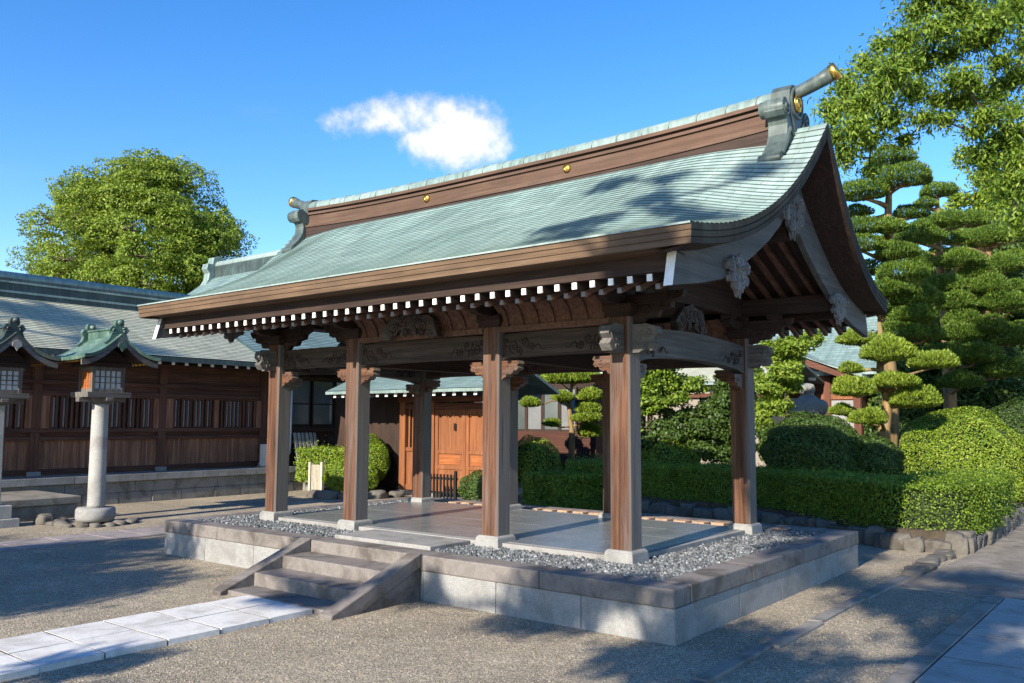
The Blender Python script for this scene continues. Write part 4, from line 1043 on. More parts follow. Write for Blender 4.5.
# ================================================================== LANTERNS
def lantern_head(t, cx, cy, z, mats):
    """wooden lamp house: floor, four lattice sides, copper gable roof with its ridge along x"""
    hx, hy = .20, .24
    b = MB(); b.frustum(cx, cy, z-.14, z-.03, .20, .36, .22, .42); b.box(cx-.30, cx+.30, cy-.055, cy+.055, z-.085, z-.03); b.box(cx-.06, cx+.06, cy-.38, cy+.38, z-.10, z-.03)
    b.build('corbel', 'grey_wood_y', t, bevel=.006)
    b = MB(); b.box(cx-.29, cx+.29, cy-.36, cy+.36, z-.03, z+.055); fl_ = b.build('floor', 'grey_wood_y', t, bevel=.008)
    bx = MB()
    for sx in (-1, 1):
        for sy in (-1, 1): bx.frustum(cx+sx*hx, cy+sy*hy, z+.056, z+.46, .05, .055)
    for sx in (-1, 1):
        bx.box(cx+sx*hx-.02, cx+sx*hx+.02, cy-hy+.024, cy+hy-.024, z+.058, z+.11); bx.box(cx+sx*hx-.02, cx+sx*hx+.02, cy-hy+.024, cy+hy-.024, z+.40, z+.458)
    for sy in (-1, 1):
        bx.box(cx-hx+.024, cx+hx-.024, cy+sy*hy-.02, cy+sy*hy+.02, z+.058, z+.11); bx.box(cx-hx+.024, cx+hx-.024, cy+sy*hy-.02, cy+sy*hy+.02, z+.40, z+.458)
    lh = bx.build('lamp_house', 'grey_wood_z', t, bevel=.003)
    for sx in (-1, 1):
        pn = MB(); pn.box(cx+sx*(hx-.012)-.004, cx+sx*(hx-.012)+.004, cy-hy+.024, cy+hy-.024, z+.112, z+.398); pn.build('pane', mats[0], lh)
    for sy in (-1, 1):
        pn = MB()
        for i in range(5): x = cx-hx+.03+i*.078; pn.box(x, x+.066, cy+sy*(hy-.004)-.012, cy+sy*(hy-.004)+.012, z+.112, z+.398)
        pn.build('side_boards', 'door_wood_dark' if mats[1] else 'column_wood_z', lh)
    for sx in (-1, 1):
        la = MB()
        for i in range(1, 5): y = cy-hy+.024+(2*hy-.048)*i/5; la.box(cx+sx*hx-.008, cx+sx*hx+.01, y-.008, y+.008, z+.112, z+.398)
        for i in range(1, 3 if mats[1] else 4): zz = z+.112+.286*i/(3 if mats[1] else 4); la.box(cx+sx*hx-.007, cx+sx*hx+.008, cy-hy+.024, cy+hy-.024, zz-.007, zz+.007)
        la.build('lattice', 'grey_wood_y', lh)
    hd = MB(); hd.box(cx-.27, cx+.27, cy-.36, cy+.36, z+.46, z+.53); hd.prism([(cy-.36, z+.531), (cy+.36, z+.531), (cy, z+.80)], 0, cx-.24, cx+.24); hd.build('head_frame', 'dark_wood_y', t, bevel=.005)
    # curved roof
    r = MB(); n = 14; hw = .62; L0 = .60; prof = []
    for i in range(n+1):
        s = i/n; prof.append((hw*(1-s), z+.56+.42*(.38*s+.62*s**2.0)+.035*(1-s)**4))
    def px_(s): return L0+.09*(1-s)**2
    for sd in (-1, 1):
        base = len(r.v)
        for i, (h, zz) in enumerate(prof):
            e = px_(i/n)
            for k in range(9): q = -1+2*k/8; r.v.append((cx+q*e, cy+sd*h, zz+.03*abs(q)**3*(1-i/n)))
        for i in range(n):
            for k in range(8): a = base+i*9+k; r.f.append([a, a+1, a+10, a+9]); r.mi.append(0); r.sm.append(True)
        base = len(r.v)
        for i, (h, zz) in enumerate(prof):
            e = px_(i/n)-.01
            for k in range(9): q = -1+2*k/8; r.v.append((cx+q*e, cy+sd*h*.985, zz-.055+.03*abs(q)**3*(1-i/n)))
        for i in range(n):
            for k in range(8): a = base+i*9+k; r.f.append([a, a+9, a+10, a+1]); r.mi.append(1); r.sm.append(True)
        for i in range(n):      # verge and eave edges
            for k in (0, 8): a, c = base-(n+1)*9+i*9+k, base+i*9+k; r.f.append([a, a+9, c+9, c]); r.mi.append(0); r.sm.append(False)
        for k in range(8): a, c = base-(n+1)*9+k, base+k; r.f.append([a, a+1, c+1, c]); r.mi.append(0); r.sm.append(False)
        for k in range(9): r.box(cx-.50+k*.118, cx-.45+k*.118, cy+sd*.56-.02, cy+sd*.56+.02, z+.515, z+.545, 2)
    ro = r.build('roof', [mats[2], 'dark_wood_x', 'gold'], t)
    for sx in (-1, 1):      # gable boards
        b = MB(); o = [(h, zz-.05) for h, zz in prof]; o = [(cy+h, zz) for h, zz in o]+[(cy-h, zz) for h, zz in o[::-1][1:]]
        o2 = [(y, zz-.07-.03*abs(y-cy)) for y, zz in o[::-1]]
        xx = cx+sx*(L0-.03); b.prism(o+o2, 0, min(xx, xx+sx*.03), max(xx, xx+sx*.03)); b.build('bargeboard', 'grey_wood_y', ro)
    b = MB(); b.box(cx-.44, cx+.44, cy-.05, cy+.05, z+.93, z+1.05); b.box(cx-.46, cx+.46, cy-.07, cy+.07, z+1.052, z+1.08); rg_ = b.build('ridge', mats[3], ro, bevel=.008)
    for sx in (-1, 1):
        o = [(0, .30), (.06, .29), (.075, .22), (.06, .19), (.12, .20), (.16, .14), (.12, .08), (.15, .0), (.22, -.07), (.15, -.10), (.07, -.02), (0, 0)]
        b = MB(); x0, x1 = sorted((cx+sx*.42, cx+sx*.50)); b.prism([(cy+a, z+.90+c) for a, c in o+[(-a, c) for a, c in o[::-1][1:-1]]], 0, x0, x1)
        b.tube([(cx+sx*.36, cy, z+1.13), (cx+sx*.56, cy, z+1.17)], [.03, .045], 8)
        for k in (-1, 1): b.tube(spiral((cx+sx*.505, cy+k*.09, z+1.03), 'yz', 1.4, .05, k, 14), .014, 5)
        b.build('ridge_end_ornament', mats[3], rg_)
    for sx in (-1, 1):
        g_ = MB(); xx = cx+sx*(L0+.003); o = [(0, .06), (.06, .02), (.07, -.04), (.03, -.06), (0, -.11), (-.03, -.06), (-.07, -.04), (-.06, .02)]
        g_.prism([(cy+a, z+.80+c) for a, c in o], 0, min(xx, xx+sx*.02), max(xx, xx+sx*.02)); g_.build('gable_pendant', 'grey_slat' if not mats[1] else 'copper_green', ro)
l2 = thing('lantern', 'lantern with weathered green copper roof on a round pale stone pillar', 'lantern', (-10.80, 1.0, 0), 'lanterns before the corridor')
cx, cy = -10.80, 1.0
b = MB(); b.lathe([(.27, .04), (.295, .09), (.295, .21), (.28, .245), (.0, .25)], (cx, cy, 0), 28); b.build('foot', 'granite_pale', l2)
b = MB(); b.lathe([(.135, .248), (.13, .3), (.128, 1.2), (.125, 1.86), (.13, 1.90)], (cx, cy, 0), 28); b.build('pillar', 'pillar_stone', l2)
lantern_head(l2, cx, cy, 2.03, ('shoji_paper', True, 'copper_green', 'copper_green'))
l1 = thing('lantern', 'dark roofed lantern on a square stepped stone foot at the left edge', 'lantern', (-11.45, -.30, 0), 'lanterns before the corridor')
cx, cy = -11.45, -.30
b = MB(); b.box(cx-.27, cx+.27, cy-.32, cy+.32, -.02, .13); b.box(cx-.2, cx+.2, cy-.23, cy+.23, .132, .33); b.build('foot', 'pillar_stone', l1, bevel=.01)
b = MB(); b.frustum(cx, cy, .362, 1.86, .22, .20, .20, .18); b.build('pillar', 'pillar_stone', l1, bevel=.015)
lantern_head(l1, cx, cy, 1.99, ('shoji_paper', False, 'copper_dark', 'copper_dark'))
for i in range(11):
    a = -2.6+i*.36; r_ = .56+rng.uniform(-.04, .05); s_ = rng.uniform(.09, .14)
    o = rock('foot_rock', (-10.80+r_*math.cos(a), 1.0+r_*math.sin(a), s_*.1), (s_, s_*.75, s_*.5), 'rock', None, 2, .14, .75, i)
    tag(o, 'rough brown stone laid round the foot of the round lantern pillar', 'stone', 'stones round the lantern foot')
o = rock('foot_rock', (-11.25, .42, .06), (.16, .12, .10), 'rock', None, 2, .16, .7, 44); tag(o, 'lone dark stone lying left of the round lantern foot', 'stone')
# ================================================================== PLANTING BED
bed = [(-7.2, 8.15), (-5.0, 8.25), (-3.0, 8.12), (-1.76, 7.45), (-.67, 6.80), (.05, 6.30), (.62, 6.52), (.66, 7.6), (.64, 9.0), (.62, 11.2), (.6, 16)]
g = MB(); top = [(x, y, .26) for x, y in bed]; inner = top+[(.5, 40, .26), (-30, 40, .26), (-9, 12, .26), (-7.3, 9.2, .26)]
g.add(inner, [tuple(range(len(inner)))]); g.add(top+[(x, y, -.05) for x, y in bed], [(i, i+1, i+1+len(bed), i+len(bed)) for i in range(len(bed)-1)])
structure(g.build('planting_bed', 'soil'))
edge = thing('stone_edging', 'low edging wall of rough dark stones below the clipped hedge', 'stone wall', (-1, 7, 0))
k = 0
for (a, b_) in zip(bed[:-2], bed[1:-1]):
    a = np.array(a); b_ = np.array(b_); L = np.linalg.norm(b_-a); s = 0; d = (b_-a)/L; nrm_ = np.array([d[1], -d[0]])
    while s < L:
        w = rng.uniform(.11, .22); h = rng.uniform(.10, .15); c = a+d*min(s+w*.9, L); far = a[0] < -3
        rock('stone', (c[0]+nrm_[0]*.02, c[1]+nrm_[1]*.02, h*.86-.03), (w if abs(d[0]) > .5 else .16, .16 if abs(d[0]) > .5 else w, h), 'rock', edge, 2 if far else 3, .2, .42, 100+k); k += 1; s += 2*w*.93
        if not far and rng.random() < .45: rock('stone', (c[0]+nrm_[0]*.03+d[0]*w, c[1]+nrm_[1]*.03+d[1]*w, .04), (.07, .07, .06), 'rock', edge, 2, .13, .6, 300+k)

# ---- clipped hedges
def hedge(path, hw, z0, z1, n, name, label, cat, mat, size=.045, group=None, lump=.045):
    path = np.array(path, float)
    for _ in range(3):        # round the turns
        q_ = np.empty((2*len(path), 2)); q_[0] = path[0]; q_[-1] = path[-1]
        q_[1:-1:2] = path[:-1]*.75+path[1:]*.25; q_[2:-1:2] = path[:-1]*.25+path[1:]*.75; path = q_
    seg = np.diff(path, axis=0); L = np.linalg.norm(seg, axis=1); cum = np.concatenate([[0], np.cumsum(L)])
    root = thing(name, label, cat, (*path.mean(0), z0), group)
    def frame(s):
        i = np.clip(np.searchsorted(cum, s, 'right')-1, 0, len(L)-1); t = (s-cum[i])/L[i]
        p = path[i]+seg[i]*t[:, None]; tg = np.gradient(path, axis=0); tg = unit(tg); d = unit(tg[i]*(1-t[:, None])+tg[i+1]*t[:, None]); return p, np.stack([d[:, 1], -d[:, 0]], 1)
    # core: solid dark filler for the twigs, added to block light between leaves
    c = MB(); ns = 40; hh = z1-z0; cs = [(-1, .0), (-1, .7), (-.85, .93), (-.55, 1), (.55, 1), (.85, .93), (1, .7), (1, 0)]
    P_, N_ = frame(np.linspace(.12, cum[-1]-.12, ns))
    # smooth the turn
    for _ in range(3): N_[1:-1] = unit(N_[:-2]+2*N_[1:-1]+N_[2:])
    for i in range(ns):
        for a, b in cs: c.v.append((P_[i, 0]+N_[i, 0]*a*(hw-.12), P_[i, 1]+N_[i, 1]*a*(hw-.12), z0+b*(hh-.11)))
    for i in range(ns-1):
        for j in range(7): c.f.append([i*8+j, i*8+j+1, (i+1)*8+j+1, (i+1)*8+j]); c.mi.append(0); c.sm.append(True)
    c.f += [list(range(8)), list(range((ns-1)*8, ns*8))[::-1]]; c.mi += [0, 0]; c.sm += [False]*2
    c.build('dark_core', 'hedge_core', root)
    s = rng.uniform(0, cum[-1], n); q = rng.random(n); sides = rng.random(n)
    P_, N_ = frame(s)
    per_w = hw*2; per_h = hh
    tot = per_w+2*per_h; pos = q*tot
    off = np.zeros(n); z = np.zeros(n); nn = np.zeros((n, 3))
    A = pos < per_h; B = (pos >= per_h) & (pos < per_h+per_w); Cc = pos >= per_h+per_w
    off[A] = -hw; z[A] = pos[A]; nn[A, :2] = -N_[A]
    off[B] = pos[B]-per_h-hw; z[B] = hh; nn[B, 2] = 1
    off[Cc] = hw; z[Cc] = pos[Cc]-per_h-per_w; nn[Cc, :2] = N_[Cc]
    # ends rounded off
    e = np.minimum(s, cum[-1]-s); en = e < hw*.9; f = np.ones(n); f[en] = np.sqrt(np.maximum(0, 1-(1-e[en]/(hw*.9))**2)); off = off*np.maximum(f, .0)
    # round shoulders and lumps
    z = np.where(z > hh-.12, hh-.12+.12*np.sin(np.clip((z-hh+.12)/.12, 0, 1)*math.pi/2), z); sh = np.clip((np.abs(off)/hw-.75)/.25, 0, 1); z = np.where(B, z-.07*sh**2, z)
    lp = lump*(np.sin(s*5.1+z*7)+np.sin(s*9.7-off*8+z*4)*.7+np.sin(s*2.3)*.8)*.6
    off = np.where(B, off, off+np.sign(off)*lp*(.4+.6*f)); z = np.where(B, z+lp*.5, z)
    pnt = np.stack([P_[:, 0]+N_[:, 0]*off, P_[:, 1]+N_[:, 1]*off, z0+z], 1)+rng.normal(0, .022, (n, 3))-nn*rng.exponential(.03, n)[:, None]+nn*(rng.exponential(.05, n)*(rng.random(n) < .10))[:, None]
    np_mesh('foliage', leaves(pnt, nn+np.array([0, 0, .25]), size, size*.6, .65), 4, mat, root)
    return root
hedge([(-7.0, 8.95), (-4.7, 8.95), (-2.75, 8.72), (-1.45, 7.98), (-.45, 7.25), (.26, 6.82), (.26, 7.7), (.22, 8.5), (.20, 10.4)], .55, .20, .835, 190000, 'clipped_hedge', 'long clipped hedge with a flat top running above the stone edging', 'hedge', 'leaf_hedge', .036, 'clipped hedges')
hedge([(-7.25, 7.72), (-5.62, 7.98)], .36, .03, .62, 24000, 'clipped_hedge', 'short low dark hedge just behind the pavilion floor, left of the long hedge', 'hedge', 'leaf_hedge', .05, 'clipped hedges')

def dome_bush(c, r, n, name, label, cat, mat, size=.04, group=None, z0=None, flat=.25):
    root = thing(name, label, cat, (c[0], c[1], 0 if z0 is None else z0), group)
    k = MB(); V, Fc = ICO2; k.add([(c[0]+p[0]*(r[0]-.1), c[1]+p[1]*(r[1]-.1), c[2]+max(p[2], -.6)*(r[2]-.1)) for p in V], Fc, smooth=True); k.build('dark_core', 'hedge_core', root)  # solid dark core added inside the bush to keep light out
    n = int(n*1.9); d = sphere_dirs(n); d = d[d[:, 2] > -.75]; lp = 1+.05*np.sin(d[:, 0]*7+c[0])+.05*np.sin(d[:, 1]*8+1)+.04*np.sin(d[:, 2]*9+d[:, 0]*5)
    p = np.asarray(c)+d*np.asarray(r)*lp[:, None]*(1-rng.exponential(.03, len(d)))[:, None]; p[:, 2] = np.maximum(p[:, 2], .05 if z0 is None else z0)
    np_mesh('foliage', leaves(p, d+np.array([0, 0, .3]), size, size*.6, .6), 4, mat, root); return root
# bushes by the orange doors
hedge([(-13.6, 7.2), (-12.0, 7.9)], .42, .25, .98, 12000, 'clipped_hedge', 'bright clipped box hedge between the slatted bench and the gatehouse', 'hedge', 'leaf_azalea', .05, 'clipped hedges')
dome_bush((-11.72, 7.72, .74), (.46, .45, .56), 9000, 'round_bush', 'round bright green bush against the side panel of the gatehouse', 'bush', 'leaf_azalea', 0.035, 'round bushes')
dome_bush((-11.35, 6.85, .42), (.66, .5, .42), 9000, 'round_bush', 'low bright bush with dark flanks behind the bleached slat panel', 'bush', 'leaf_azalea', 0.035, 'round bushes')
dome_bush((-8.05, 7.35, .32), (.5, .42, .34), 5000, 'round_bush', 'low dark bush to the right of the black picket fence', 'bush', 'leaf_dark', 0.035, 'round bushes')
for i, (x, y, s_) in enumerate(((-11.9, 6.35, .17), (-11.4, 6.25, .2), (-10.95, 6.4, .15), (-10.7, 6.95, .2), (-10.6, 7.45, .15), (-12.4, 6.9, .2))):
    tag(rock('garden_rock', (x, y, s_*.3), (s_*1.3, s_, s_*.6), 'rock', None, 2, .15, .7, 500+i), 'brown rock at the foot of the low bright bush by the gatehouse', 'rock', 'rocks under the bushes')
# bushes behind the long hedge
p = P(533, 452, 18.6); dome_bush(p-np.array([0, 0, .3]), (.62, .6, .62), 6000, 'round_bush', 'yellow green dome bush above the hedge at left, before the dark garden house', 'bush', 'leaf_azalea', 0.039, 'round bushes', .26)
p = P(668, 455, 17.2); dome_bush(p-np.array([0, 0, .3]), (.62, .6, .6), 6000, 'round_bush', 'lime green dome bush peeping over the hedge behind the nearest post', 'bush', 'leaf_azalea', 0.039, 'round bushes', .26)
p = P(811, 447, 15.2); dome_bush(p-np.array([0, 0, .1]), (.88, .75, .68), 13000, 'round_bush', 'big dark green dome bush right of the back corner post', 'bush', 'leaf_dark', 0.047, 'round bushes', .26)
p = P(962, 462, 16.2); dome_bush(p-np.array([0, 0, .2]), (1.22, 1.1, 1.18), 32000, 'round_bush', 'largest bright yellow green dome bush above the right end of the hedge', 'bush', 'leaf_azalea', 0.043, 'round bushes', .26)
p = P(1030, 440, 18.5); dome_bush(p-np.array([0, 0, .2]), (1.0, 1.0, 1.1), 12000, 'round_bush', 'dark dome bush half cut by the right edge of the photo', 'bush', 'leaf_dark', 0.047, 'round bushes', .26)
p = P(870, 455, 15.0); dome_bush(p-np.array([0, 0, .1]), (.55, .5, .42), 6000, 'round_bush', 'small dark bush under the front cloud pruned pine', 'bush', 'leaf_dark', 0.043, 'round bushes', .26)

# ---- cloud-pruned pines
def pine(name, label, trunk, pads, mat, bark='pine_bark', r0=.16, dens=1., group='cloud pruned pines', ndl=.07, zb=.26):
    tp = [P(*q) for q in trunk]; tp[0] = np.array([tp[0][0], tp[0][1], zb-.05])
    root = thing(name, label, 'pine', tuple(tp[0]), group)
    t = MB(); n = len(tp); t.tube(tp, [r0*(1-.75*i/(n-1)) for i in range(n)], 9)
    T = np.array(tp); br = MB(); pos = []; nr = []
    seg = np.concatenate([np.linspace(T[i], T[i+1], 8) for i in range(n-1)])
    for q in pads:
        px_, py_, hw, hh, d = q; c = P(px_, py_, d); rx = hw*d/F*.90; rz = hh*d/F*1.35
        below = seg[seg[:, 2] < c[2]+.05]; below = seg if len(below) == 0 else below
        a = below[np.argmin(np.linalg.norm(below-(c-np.array([0, 0, rx*.5])), axis=1))]
        if np.linalg.norm(a-c) > rx*.3: limb(br, a, c-np.array([0, 0, rz*.3]), r0*.33, r0*.12, .10, 6)
        for s in range(5):
            w_ = c+np.array([rng.uniform(-.7, .7)*rx, rng.uniform(-.7, .7)*rx, rng.uniform(-.1, .3)*rz]); limb(br, c-np.array([0, 0, rz*.35]), w_, r0*.1, .008, .1, 4, 4)
        N = int(5600*dens*(rx/.5)**1.7)
        dd = sphere_dirs(N); dd[:, 2] = np.where(dd[:, 2] < 0, dd[:, 2]*.28, dd[:, 2])
        lp = 1+.09*np.sin(dd[:, 0]*5+c[0]*9)+.08*np.sin(dd[:, 1]*6+c[2]*7)+.05*np.sin(dd[:, 0]*13+dd[:, 1]*11)
        rad = np.where(rng.random(N) < .8, rng.uniform(.88, 1.02, N), rng.uniform(.5, 1, N))
        pos.append(c+dd*(lp*rad)[:, None]*np.array([rx, rx*.9, rz])); dn = dd.copy(); dn[:, 2] += .8; nr.append(dn)
    t.build('trunk', bark, root); br.build('limbs', bark, root)
    pos = np.concatenate(pos); nr = np.concatenate(nr)
    np_mesh('foliage', leaves(pos, nr, ndl, ndl*.30, .5, 0, 1), 4, mat, root); return root
pine('pine_tree', 'tallest cloud pruned pine, its dark rounded pads stacked against the sky behind the roof end',
     [(890, 470, 19), (890, 380, 19), (884, 320, 19), (889, 260, 19), (888, 215, 19), (890, 165, 19)],
     [(890, 161, 25, 11, 19), (904, 180, 29, 12, 18.7), (863, 194, 26, 11, 18.8), (910, 215, 18, 8, 19.3), (857, 214, 16, 7, 19.4), (861, 230, 20, 10, 18.7), (889, 229, 19, 8, 18.6), (861, 247, 22, 11, 18.6), (896, 254, 23, 10, 18.6), (900, 276, 27, 11, 18.5), (874, 271, 18, 9, 19.2),
      (888, 292, 26, 10, 18.5), (920, 302, 28, 11, 18.6), (914, 318, 26, 11, 18.4), (872, 308, 20, 10, 18.8), (900, 335, 26, 11, 18.4), (926, 336, 20, 10, 18.6), (855, 282, 14, 8, 19.2)], 'leaf_pine', r0=.20)
pine('pine_tree', 'second tall cloud pruned pine with a yellowish trunk, right of the tallest one',
     [(948, 470, 22), (950, 400, 22), (946, 330, 22), (940, 270, 22), (937, 200, 22)],
     [(937, 193, 19, 8, 22), (925, 205, 13, 6, 22), (920, 238, 27, 13, 21.5), (943, 224, 25, 9, 21.5), (974, 222, 18, 9, 22), (960, 262, 25, 10, 21.4), (944, 288, 22, 10, 21.4), (977, 276, 22, 10, 21.6), (986, 290, 26, 11, 21.2), (954, 305, 24, 12, 21.2), (962, 321, 20, 10, 21),
      (1004, 268, 24, 11, 21.6), (1002, 305, 28, 12, 21), (958, 336, 24, 11, 20.8), (985, 330, 25, 11, 20.8), (946, 356, 24, 10, 20.6), (976, 358, 26, 11, 20.5), (1008, 340, 26, 13, 20.8), (1005, 372, 26, 12, 20.5), (960, 384, 24, 10, 20.5)], 'leaf_pine', r0=.2)
q3 = np.random.default_rng(11)
pine('pine_tree', 'broad many padded pine filling the space behind the two tall pines at the right edge',
     [(990, 470, 24.5), (990, 400, 24.5), (985, 330, 24.5), (988, 260, 24.5), (990, 235, 24.5)],
     [(905+(i % 6)*22+q3.uniform(-7, 7), 240+(i//6)*23+q3.uniform(-7, 7), q3.uniform(17, 25), q3.uniform(8, 11), 24.5+q3.uniform(-.8, .8)) for i in range(42)], 'leaf_pine', r0=.2, dens=.8)
pine('pine_tree', 'small front pine with two broad bright pads on a sunlit mossy trunk',
     [(884, 470, 16), (884, 430, 16), (888, 400, 16), (880, 370, 16), (881, 340, 16), (879, 322, 16)],
     [(887, 355, 28, 14, 15.6), (853, 391, 23, 11, 15.4), (894, 383, 26, 8, 15.6), (850, 370, 13, 6, 15.8), (856, 341, 22, 8, 16.3), (915, 402, 26, 12, 15.6), (842, 412, 14, 6, 15.8), (932, 364, 25, 10, 17), (868, 420, 20, 9, 15.2)], 'leaf_pine_bright', r0=.13, dens=1.2)
pine('pine_tree', 'slender garden pine with bright flat pads seen between the middle posts, before the dark house',
     [(571, 455, 21.2), (572, 430, 21.2), (569, 405, 21.2), (572, 385, 21.2), (573, 372, 21.2)],
     [(560, 380, 22, 7, 21.2), (580, 379, 22, 8, 21.4), (563, 398, 13, 5, 21.0), (590, 397, 14, 7, 21.2), (588, 410, 14, 6, 21.2), (587, 419, 16, 5, 21.0), (530, 404, 12, 5, 20.8), (552, 424, 9, 4, 21.0), (590, 433, 14, 8, 21.5), (540, 372, 12, 5, 21.6)], 'leaf_pine_bright', r0=.09, dens=1.0, ndl=.10)

# ---- broad-leaved trees
def tree(name, label, cat, base, clumps, mat, nleaf, size, r0=.2, trunk_top=None, group=None, width=.55, droop=.3, bark='bark', shell=.45, jit=.8, zb=None):
    """clumps: list of (centre, radius vector)"""
    root = thing(name, label, cat, tuple(base), group); base = np.array(base, float)
    C_ = np.array([c for c, r in clumps]); mean = C_.mean(0); tt = np.array(trunk_top if trunk_top is not None else (mean[0], mean[1], C_[:, 2].min()+.35*(C_[:, 2].max()-C_[:, 2].min())))
    t = MB(); tp = limb(t, base-np.array([0, 0, .1]), tt, r0, r0*.6, .05, 10, 8); t.build('trunk', bark, root)
    l = MB(); main = []
    order = np.argsort(np.linalg.norm(C_-tt, axis=1)); nodes = [np.array(tt)]+[np.array(tp[-3])]
    for i in order:
        nd = np.array(nodes); a = nd[np.argmin(np.linalg.norm(nd-C_[i], axis=1)+.3*np.linalg.norm(nd-tt, axis=1))]
        dist = np.linalg.norm(C_[i]-tt); rr_ = max(.018, r0*.42*(1-dist/(dist+3*r0*10)))
        pts_ = limb(l, a, C_[i], rr_, rr_*.45, .09, 6, 6); nodes += [pts_[3], C_[i]]
        for s in range(5):
            e = C_[i]+unit(rng.normal(0, 1, (1, 3)))[0]*np.asarray(clumps[i][1])*.8; limb(l, pts_[4], e, rr_*.35, .006, .1, 4, 4)
    l.build('limbs', bark, root)
    vol = np.array([np.prod(r)**(2/3) for c, r in clumps]); cnt = (nleaf*vol/vol.sum()).astype(int)
    pos = []; nr = []
    for (c, r), k in zip(clumps, cnt): p_, n_2 = clump(c, r, k, .5, shell); pos.append(p_); nr.append(n_2)
    np_mesh('crown', leaves(np.concatenate(pos), np.concatenate(nr), size, size*width, jit, droop), 4, mat, root)
    return root
def crown_clumps(c, r, n, cr, seed=0, top=True):
    """clumps spread over and through an ellipsoid crown"""
    q = np.random.default_rng(seed); out = []
    for i in range(n):
        z = q.uniform(-.75, 1); a = q.uniform(0, 6.283); rad = q.uniform(.62, .95) if q.random() < .8 else q.uniform(.2, .6)
        s = math.sqrt(max(0, 1-z*z)); d = np.array([s*math.cos(a), s*math.sin(a), z])*rad*(1+.14*math.sin(3*a+seed)+.10*math.sin(5*z+a))
        k = q.uniform(.7, 1.25)*cr; out.append((np.asarray(c)+d*np.asarray(r), np.array([k, k, k*.72])))
    return out
# the big camphor behind the corridor
D = 46
cl = []
q = np.random.default_rng(3)
outline = [(8, 285), (8, 262), (30, 238), (38, 208), (60, 178), (85, 165), (95, 152), (128, 148), (160, 149), (188, 162), (196, 180), (222, 196), (232, 218), (232, 240), (252, 258), (250, 285)]
def inside(x, y, poly):
    r = False; j = len(poly)-1
    for i in range(len(poly)):
        if (poly[i][1] > y) != (poly[j][1] > y) and x < (poly[j][0]-poly[i][0])*(y-poly[i][1])/(poly[j][1]-poly[i][1])+poly[i][0]: r = not r
        j = i
    return r
poly = outline+[(240, 330), (20, 330)]
while len(cl) < 120:
    x, y = q.uniform(0, 256), q.uniform(146, 325)
    if not inside(x, y, poly): continue
    ex = (x-130)/125; ey = (y-300)/155; dep = math.sqrt(max(0, 1-ex*ex-ey*ey))*5.2
    k = q.uniform(.85, 1.6); cx_p = 130+(x-130)*.90; cy_p = 300+(y-300)*.93
    cl.append((P(cx_p, cy_p, D+dep*q.choice([-1, -1, -.8, .3, 1])*q.uniform(.7, 1)), np.array([k, k, k*.62])))
tb = P(140, 433, D); tb[2] = 0
tree('camphor_tree', 'huge rounded camphor tree towering behind the corridor roof at left', 'tree', tb, cl, 'leaf_camphor', 200000, .15, .75, P(140, 300, D), None, .55, .3, 'bark', .72, .7)
# the tree reaching in at top right
D = 13.4
def PC(l, D): return [(P(x, y, D+dd), np.array([hw*D/F, hw*D/F, hh*D/F])) for x, y, hw, hh, dd in l]
ov = PC([(832, 112, 15, 20, 0), (846, 84, 16, 16, .2), (856, 130, 18, 18, -.3), (866, 64, 15, 13, .3), (876, 96, 20, 18, -.2), (890, 118, 20, 15, 0), (893, 70, 20, 18, -.4), (905, 40, 18, 17, .2), (915, 92, 19, 16, .1), (922, 62, 20, 16, .4), (936, 30, 22, 18, -.2), (962, 12, 24, 16, .2),
     (990, 22, 24, 18, -.4), (1015, 10, 24, 20, 0), (950, 55, 16, 10, .3), (846, 155, 14, 16, .1), (870, 172, 12, 9, .2), (940, 100, 14, 9, .2), (1000, 62, 16, 9, -.2), (975, 88, 13, 7, .3), (1012, 112, 15, 8, .1), (1000, 145, 22, 16, .2), (1018, 170, 20, 22, 0), (985, 40, 18, 10, 0), (835, 138, 10, 10, 0), (905, 140, 12, 8, .3), (858, 108, 18, 15, .1), (930, -12, 26, 16, 0), (1030, 45, 18, 14, 0), (1040, 90, 16, 12, 0), (1050, 140, 22, 20, 0), (1000, -20, 30, 18, 0), (1060, 20, 30, 25, .5), (970, 40, 20, 12, .4), (955, 78, 14, 9, -.3), (1005, 85, 16, 9, .4), (925, 118, 14, 9, -.2), (985, 160, 18, 14, .3), (1008, 190, 20, 18, .2), (1020, 220, 16, 18, 0), (880, 45, 12, 10, .3), (918, 12, 18, 12, .3), (945, -5, 22, 14, 0), (852, 100, 16, 14, .4), (905, 66, 18, 14, .3), (870, 140, 16, 12, .2), (885, 82, 18, 14, .4), (962, 102, 20, 12, .2), (988, 116, 20, 12, -.2), (1012, 132, 18, 12, .1), (965, 80, 18, 10, -.3), (992, 98, 18, 10, .3), (945, 120, 14, 9, .1), (1018, 75, 16, 12, .2), (975, 132, 14, 8, 0)], D)
tb = P(1120, 433, D); tb[2] = 0
tree('broadleaf_tree', 'broad leaved tree reaching in from the upper right with drooping leaves on dark branches', 'tree', tb, ov, 'leaf_overhang', 62000, .098, .10, P(1075, 150, D), 'broad leaved trees', .34, 1.4, 'bark', .12)
# bright shrubby tree right of the back corner post
tb = P(800, 470, 15.6); tb[2] = .26
tree('shrub_tree', 'loose bright leafed small tree beside the back corner post, before the red walled hall', 'tree', tb, PC([(770, 350, 15, 10, 0), (795, 345, 17, 10, -.1), (812, 338, 12, 9, 0), (768, 385, 14, 13, 0), (785, 372, 17, 11, -.2), (792, 386, 10, 8, 0), (775, 405, 16, 11, .1), (760, 415, 12, 12, .2), (790, 360, 14, 9, .2)], 15.6), 'leaf_bright', 9000, .085, .07, None, 'broad leaved trees', .5, .2)
